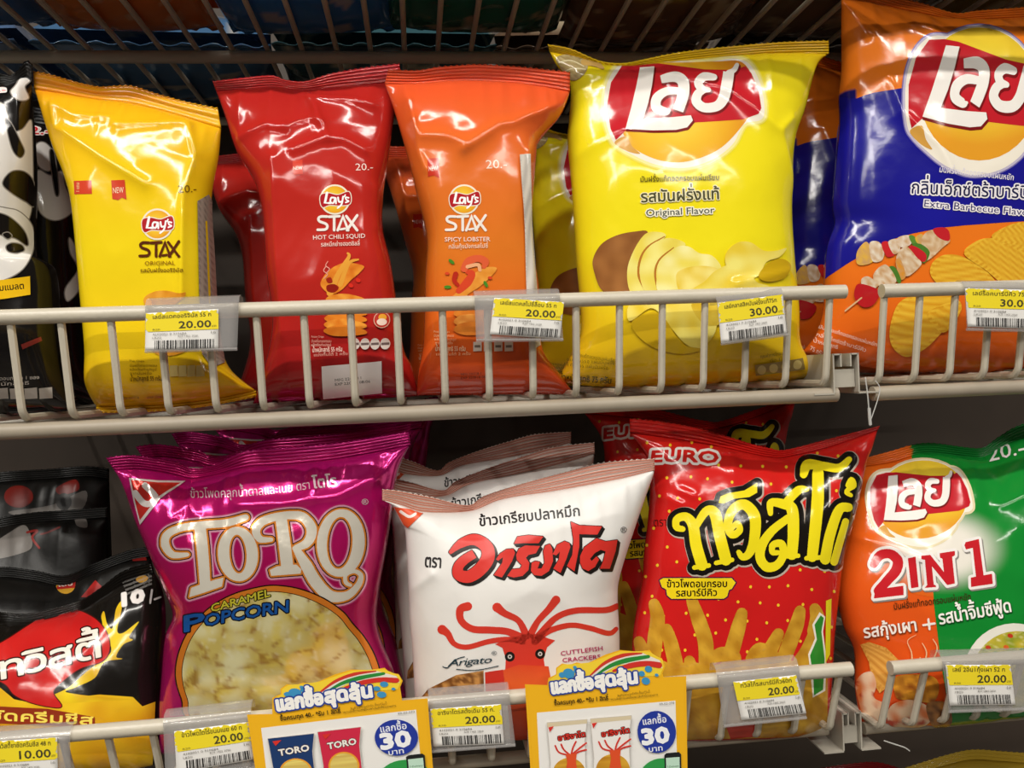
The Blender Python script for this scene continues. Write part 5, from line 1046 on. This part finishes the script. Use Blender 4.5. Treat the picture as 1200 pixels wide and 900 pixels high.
for i, (cx, cy, w, d, col, lb) in enumerate([(-.58, .12, .17, .22, '#7a5a34', 'dim brown bag on the overhead shelf at the far left corner'), (-.40, .11, .16, .20, '#3f6aa6', 'dim blue bag on the overhead shelf above the yellow slim pouch'), (-.24, .12, .13, .20, '#c8702e', 'dim orange-brown bag lying on the overhead shelf left of centre'),
        (-.09, .12, .14, .21, '#2f72bc', 'dim deep blue bag on the overhead shelf above the red pouch'), (.07, .12, .15, .20, '#1f6656', 'dim dark green bag on the overhead shelf above the orange pouch'), (.22, .02, .13, .14, '#dcae28', 'dim yellow bag on the overhead shelf, its front end showing at the top edge'), (.24, .175, .16, .13, '#6a4c34', 'dim brown bag on the overhead shelf behind the dim yellow one'), (.42, .12, .16, .22, '#6a5642', 'dim grey-brown bag on the overhead shelf above the large yellow bag'), (.60, .12, .16, .22, '#8a7430', 'dim olive bag on the overhead shelf at the right end'),
        (-.48, .345, .2, .14, '#4a6284', 'dim slate bag at the back of the overhead shelf, left'), (-.25, .345, .2, .14, '#3f6286', 'dim navy bag at the back of the overhead shelf above the yellow pouch'), (-.02, .345, .2, .14, '#2f5058', 'dim teal bag at the back of the overhead shelf, centre'), (.21, .345, .2, .14, '#5a4636', 'dim dark brown bag at the back of the overhead shelf, right of centre'), (.46, .345, .22, .14, '#4a4038', 'dim black bag at the back of the overhead shelf, right')]):
    lying(lb, cx, cy, w*1.13, d*1.0, .075, col, i*1.7, rz=(-.06, .05, .02)[i % 3])
# ------------------------------------------------------------------ price tickets
def bil(q, s, t_):
    a, b_, c, d = q
    return ((a[0]*(1-s)+b_[0]*s)*(1-t_)+(d[0]*(1-s)+c[0]*s)*t_, (a[1]*(1-s)+b_[1]*s)*(1-t_)+(d[1]*(1-s)+c[1]*s)*t_)
def sheet(q, Y, th=0.0004, n=10, bow=0.0, dY=0.0):
    v = []; f = []
    for s_ in range(2):
        for j in range(n+1):
            for i in range(n+1):
                p = bil(q, i/n, j/n); v.append(at(p[0], p[1], Y+dY*(j/n)-bow*(4*(i/n)*(1-i/n))+s_*th))
    m = (n+1)**2; fr = []
    for j in range(n):
        for i in range(n):
            a = j*(n+1)+i; g = (a, a+n+1, a+n+2, a+1); fr.append(g); f.append(g); f.append(tuple(x+m for x in g[::-1]))
    rim = [i for i in range(n+1)]+[(j+1)*(n+1)-1 for j in range(1, n+1)]+[n*(n+1)+i for i in range(n-1, -1, -1)]+[j*(n+1) for j in range(n-1, 0, -1)]
    for a, b_ in zip(rim, rim[1:]+rim[:1]): f.append((a, b_, b_+m, a+m))
    return v, f, fr
def ticket(label, holder, paper, name, price, codes=('4102021 0 310684', 'R20 1402 2020'), bow=0.0005, yp=-0.0085, x0=.55, code=1):
    t = thing('price_tag', label, 'price tag', at(*bil(paper, .5, 1), yp), group='price tags on the shelf rails')
    v, f, _ = sheet(holder, yp+.0012, .0007, bow=bow, dY=.001)
    n = len(v); top = [bil(holder, i/10, 0) for i in range(11)]
    for j, (dy, dz) in enumerate(((.0, .0), (.003, .0042), (.0085, .0058), (.014, .004), (.0155, -.002))):
        for p in top: q = at(p[0], p[1], yp+.0012); v.append(Vector((q.x, q.y+dy, q.z+dz)))
    for j in range(4):
        for i in range(10): a = n+j*11+i; f.append((a, a+1, a+12, a+11))
    mesh_obj('holder', v, f, M['holder'], t)
    lip = [at(*bil(holder, i/10, 1.0), yp+.0016) for i in range(11)]; MB().tube(lip, .0011, 8).build('holder_lip', M['holder'], t)
    v, f, fr = sheet(paper, yp, .0003, bow=bow, dY=.001)
    mesh_obj('label_paper', v, f, M['paper'], t, cols=[lin('#eceae6')]*len(v))
    p = Prints(BVHTree.FromPolygons(v, fr), 3, .00022, .00006); B = lambda s, t_: bil(paper, s, t_); hh = math.dist(paper[0], paper[3])
    p.add('yellow_band', poly([B(0, 0), B(1, 0), B(1, .50), B(0, .50)]), '#f2dc2c')
    p.add('lettering', text(name, B(.10, .17), B(.90, .17), hh*.085, bold=.03), '#4a4420')
    p.add('lettering', text(price, B(x0, .44), B(.90, .44), hh*.19, bold=.02), '#47432a'); p.add('lettering', text('บาท', B(.91, .44), B(.97, .44), hh*.05), '#7a7030')
    p.add('lettering', text('R20', B(.1, .47), B(.2, .47), hh*.045), '#8a8034')
    p.add('lettering', text(codes[0], B(.10, .60), B(.56, .60), hh*.055), '#77736e'); p.add('lettering', text('1ค', B(.90, .60), B(.96, .60), hh*.055), '#77736e'); p.add('lettering', text(codes[1], B(.45, .67), B(.72, .67), hh*.05), '#77736e'); p.add('lettering', text('1820', B(.10, .69), B(.22, .69), hh*.05), '#77736e')
    r = random.Random(code); s = .13
    while s < .95:
        w = r.choice((.007, .007, .013, .02)); p.add('barcode', poly([B(s, .74), B(min(.96, s+w), .74), B(min(.96, s+w), .97), B(s, .97)]), '#2c2a2a', layer=1); s += w+r.choice((.007, .011, .018))
    p.build(t, M['paper']); settle(t); return t
ticket('clear price tag reading 20.00 under the yellow slim pouch', [(170, 358), (280, 354), (278, 409), (170, 412)], [(171, 367), (256, 362), (256, 409), (170, 411)], 'เลย์สแตคออริจินัล 55 ก', '20.00', code=3, x0=.46)
ticket('glossy tilted price tag under the orange slim pouch', [(556, 349), (656, 346), (660, 398), (558, 399)], [(579, 349), (661, 354), (656, 397), (574, 392)], 'เลย์สแตคสไปซี่ล็อบ 55 ก', '20.00', code=5, x0=.48)
ticket('tilted price tag reading 30.00 under the large yellow chip bag', [(840, 353), (918, 344), (924, 392), (845, 403)], [(841, 355), (917, 345), (922, 391), (845, 402)], 'เลย์คลาสสิคมันฝรั่งแท้75ก', '30.00', code=7, x0=.48)
ticket('price tag reading 30.00 on the upper right basket at the right edge', [(1130, 336), (1222, 337), (1220, 388), (1133, 386)], [(1131, 338), (1216, 340), (1214, 386), (1134, 383)], 'เลย์ร็อคบาร์บีคิว 75 ก', '30.00', code=8, x0=.48)
ticket('price tag reading 10.00 on the rail at the bottom left corner', [(-14, 868), (82, 862), (83, 918), (-12, 924)], [(-10, 869), (67, 864), (68, 915), (-8, 920)], 'ทวิสตี้ชาชัดครีมชีส 48 ก', '10.00', code=9, x0=.42)
ticket('clear price tag reading 20.00 under the pink popcorn bag', [(191, 847), (294, 835), (300, 900), (194, 914)], [(204, 857), (291, 846), (298, 890), (207, 906)], 'ข้าวโพดโตโร่ขนมเนย 60 ก', '20.00', code=11, x0=.52)
ticket('clear price tag reading 20.00 between the two yellow promotion cards', [(502, 822), (597, 814), (604, 873), (504, 881)], [(504, 831), (587, 825), (591, 872), (508, 875)], 'อาริงาโตรสดั้งเดิม 55 ก.', '20.00', code=12, x0=.48)
ticket('tilted clear price tag reading 20.00 under the red corn stick bag', [(840, 791), (936, 781), (945, 841), (848, 851)], [(859, 799), (933, 791), (945, 836), (869, 844)], 'ทวิสโก้รสบาร์บีคิว60ก', '20.00', code=13, x0=.50)
ticket('price tag reading 20.00 on the lower right basket under the green and orange bag', [(1104, 775), (1222, 772), (1224, 830), (1112, 834)], [(1108, 779), (1184, 779), (1190, 826), (1113, 827)], 'เลย์ 2อิน1กุ้งเผา 52 ก', '20.00', code=14, x0=.46)
# ------------------------------------------------------------------ yellow promotion cards
def card(label, tr, kind, drop=0):
    Y = -.0125
    out = tr([(553, 385+drop), (636, 388+drop), (640, 362), (668, 348), (668, 325), (690, 308), (720, 312), (745, 304), (775, 310), (800, 300), (850, 275), (905, 258), (965, 264), (1015, 258), (1032, 280), (1060, 288), (1072, 318), (1062, 345), (1066, 358+drop), (1150, 355+drop), (1158, 930), (590, 955)])
    t = thing('promotion_card', label, 'sign', at(*tr([(860, 930)])[0], Y), 'yellow promotion cards'); n = len(out)
    v = [at(p[0], p[1], Y) for p in out]+[at(p[0], p[1], Y+.0015) for p in out]
    tris = tessellate_polygon([[Vector((p[0], p[1], 0)) for p in out]])
    f = [tuple(q) for q in tris]+[tuple(i+n for i in q[::-1]) for q in tris]+[(i, (i+1) % n, (i+1) % n+n, i+n) for i in range(n)]
    mesh_obj('board', v, f, M['card'], t, cols=[lin('#efb41e')]*len(v), smooth=False)
    q = [at(x, y, Y) for x, y in ((-300, 500), (1600, 500), (1600, 1200), (-300, 1200))]
    p = Prints(BVHTree.FromPolygons(q, [(0, 1, 2, 3)]), 40, .00012, .00005)
    A = lambda sh: (tr(sh[0]), sh[1])
    p.add('print', A(poly([(562, 392+drop), (642, 396+drop), (1068, 366+drop), (1142, 362+drop), (1150, 920), (598, 945)])), '#f0b51f', layer=0)
    p.add('headline', A(halo(poly([(645, 372), (675, 350), (676, 328), (696, 314), (745, 312), (800, 306), (905, 266), (1010, 266), (1060, 296), (1064, 318), (1052, 350)]), 3)), '#f4d23a')
    p.add('print', A(poly([(597, 490), (1110, 445), (1122, 900), (618, 935)])), '#eeece8')
    p.add('headline', A(poly([(782, 362), (850, 300), (900, 275), (985, 268), (1052, 296), (1062, 325), (1000, 310), (900, 312), (840, 345)])), '#e8e2d6')
    p.add('headline', A(stroke([(795, 352), (850, 305), (915, 278), (985, 270)], [5, 12, 14, 5])), '#cf3a2c'); p.add('headline', A(stroke([(815, 352), (870, 316), (930, 296), (1010, 282)], [5, 14, 18, 12])), '#2c8a3a'); p.add('headline', A(stroke([(880, 335), (940, 316), (1000, 308), (1050, 314)], [8, 20, 20, 22])), '#d2342c')
    for c_, r in (((715, 345), 22), ((690, 350), 12), ((745, 335), 12), ((1010, 328), 14), ((985, 345), 12), ((1000, 372), 16), ((738, 322), 7), ((1040, 350), 7)): p.add('headline', A(poly(ellipse(*c_, r, r*.85, 20, 16))), '#3f93c4')
    hl = text('แลกซื้อ', tr([(655, 418)])[0], tr([(806, 398)])[0], 12.5, bold=.04); h2 = text('สุดลุ้น', tr([(815, 394)])[0], tr([(968, 378)])[0], 12.5, bold=.04)
    p.add('headline', join(halo(hl, 2.1), halo(h2, 2.1)), '#1f3f96'); p.add('headline', join(halo(hl, .45, 6), halo(h2, .45, 6)), '#f6f4f0')
    p.add('lettering', text('ซื้อครบทุก 40.- *รับ 1 สิทธิ์', tr([(662, 462)])[0], tr([(862, 442)])[0], 4.2, bold=.04), '#3a2c10')
    p.add('lettering', text('*สงวนสิทธิ์การแลกซื้อเฉพาะสินค้าที่ร่วมรายการ', tr([(866, 444)])[0], tr([(1045, 426)])[0], 2.0), '#5a4614'); p.add('lettering', text('สินค้ามีจำนวนจำกัด ตั้งแต่วันนี้', tr([(895, 430)])[0], tr([(1015, 414)])[0], 2.0), '#5a4614')
    p.add('lettering', text('99-02-273', tr([(1050, 462)])[0], tr([(1105, 456)])[0], 2.6), '#6a6660')
    def arr(pts): return tr(pts)
    bd = tr(ellipse(1040, 560, 71, 78, -6)); p.add('badge', poly(bd), '#23399c')
    p.add('badge', text('แลกซื้อ', tr([(990, 534)])[0], tr([(1076, 524)])[0], 6.2, bold=.03), '#eef0f6'); p.add('badge', text('30', tr([(990, 606)])[0], tr([(1086, 596)])[0], 18, bold=.06), '#f4f5f8'); p.add('badge', text('บาท', tr([(1012, 634)])[0], tr([(1062, 628)])[0], 5, bold=.03), '#eef0f6')
    p.add('print', A(poly(ellipse(1060, 745, 90, 88))), '#2f9a4a')
    ph = poly([(1068, 645), (1076, 638), (1122, 634), (1130, 642), (1132, 800), (1072, 806)]); p.add('phone_picture', A(ph), '#1c1f22'); p.add('phone_picture', A(poly([(1074, 656), (1124, 652), (1126, 780), (1077, 785)])), '#bfe0cc'); p.add('phone_picture', text('7-Delivery', tr([(1078, 692)])[0], tr([(1122, 688)])[0], 2.2), '#2a7a4a')
    def mini(x0, x1, yt, bg, kindc):
        w = x1-x0; o_ = [(x0, yt+6), (x0+w*.5, yt), (x1, yt-6), (x1-w*.06, yt+70), (x1-w*.04, yt+160), (x1, yt+250), (x0+8, yt+260), (x0+w*.09, yt+150)]
        p.add('bag_picture', A(halo(poly(o_), 2)), '#c9c2ba'); p.add('bag_picture', A(poly(o_)), bg)
        X_ = lambda s: x0+w*s
        if kindc == 'w':
            p.add('bag_picture', A(poly([(x0, yt+6), (x1, yt-6), (x1, yt+8), (x0, yt+22)])), '#d8c9a8')
            w_ = text('อาริงาโต', tr([(X_(.28), yt+72)])[0], tr([(X_(.96), yt+56)])[0], 5, bold=.06); p.add('bag_picture', halo(w_, .7, 6), '#2a1a14'); p.add('bag_picture', w_, '#d8332a')
            p.add('bag_picture', A(poly(ellipse(X_(.55), yt+195, w*.42, 60))), lambda x, y: mixc(lin('#e8b63a'), lin('#b87a1e'), .5+1.2*nz(x, y, .35, 2)))
            for q in ([(X_(.2), yt+90), (X_(.3), yt+115), (X_(.55), yt+125)], [(X_(.35), yt+85), (X_(.42), yt+105), (X_(.58), yt+125)], [(X_(.72), yt+75), (X_(.64), yt+100), (X_(.6), yt+125)], [(X_(.98), yt+80), (X_(.8), yt+100), (X_(.6), yt+125)], [(X_(.98), yt+105), (X_(.8), yt+112), (X_(.62), yt+128)]): p.add('bag_picture', A(stroke(q, 6)), '#d4382a')
            p.add('bag_picture', A(poly([(X_(.46), yt+122), (X_(.74), yt+118), (X_(.72), yt+150), (X_(.76), yt+190), (X_(.6), yt+235), (X_(.46), yt+190), (X_(.5), yt+150)])), '#e0522a')
            p.add('bag_picture', A(poly([(x0+4, yt+22), (x0+24, yt+18), (x0+10, yt+40)])), '#d8332a')
        else:
            w_ = text('TORO', tr([(X_(.22), yt+82)])[0], tr([(X_(.88), yt+66)])[0], 7.5, bold=.04); p.add('bag_picture', halo(w_, .6, 6), '#3a1c14'); p.add('bag_picture', w_, '#f0ece4')
            p.add('bag_picture', A(poly(ellipse(X_(.56), yt+158, w*.36, 62))), '#e8a02c'); p.add('bag_picture', A(poly(ellipse(X_(.56), yt+158, w*.32, 56))), lambda x, y: mixc(lin('#f0de7a'), lin('#b88a3a'), .4+1.3*nz(x, y, .4, 2)))
            p.add('bag_picture', A(poly([(x0+14, yt+18), (x0+44, yt+14), (x0+24, yt+38)])), '#d8332a')
    if kind == 'w': mini(635, 782, 520, '#efece8', 'w'); mini(795, 945, 505, '#efece8', 'w')
    else: mini(618, 770, 530, '#1c3a6c', 't'); mini(783, 925, 512, '#cf2a48', 't')
    p.build(t, M['card']); settle(t)
card('yellow promotion card picturing two white bags, on the rail below the cuttlefish cracker bag', z12, 'w')
s12 = [(655, 418), (968, 378), (1040, 560)]
card('yellow promotion card picturing a blue and a pink bag, below the popcorn bag', affine(s12, [(325.5, 832.5), (436, 816), (464.5, 864)]), 't', 44)
# ------------------------------------------------------------------ nylon loops
def loop(label, pts, r=.0005):
    o = thing('nylon_loop', label, 'string', at(*pts[-1][:2], .008), 'nylon strands')
    MB().tube([at(x, y, Y) for x, y, Y in pts], r, 6).build('strand', M['nylon'], o); return o
def spl(pts): 
    q = catmull([(p[0], p[1]) for p in pts], False, 8); return [(x, y, pts[0][2]) for x, y in q]
o = loop('clear nylon loop hanging from the upper shelf bracket down to the red bag corner', spl([(1014, 442, .006), (1017, 465, .006), (1019, 490, .006), (1020, 499, .006)]))
MB().tube([at(x, y, Y) for x, y, Y in spl([(1019, 496, .006), (1028, 470, .006), (1031, 455, .006), (1026, 446, .006)])], .0004, 6).build('strand', M['nylon'], o)
MB().tube([at(x, y, .006) for x, y in ((1018.5, 478), (1019, 488), (1020, 498))], .0012, 8).build('knot', M['nylon'], o); settle(o)
o = loop('clear nylon strand lying loose on the left end of the lower right basket', spl([(1036, 868, .016), (1048, 872, .016), (1060, 876, .016), (1066, 880, .016)])); settle(o)
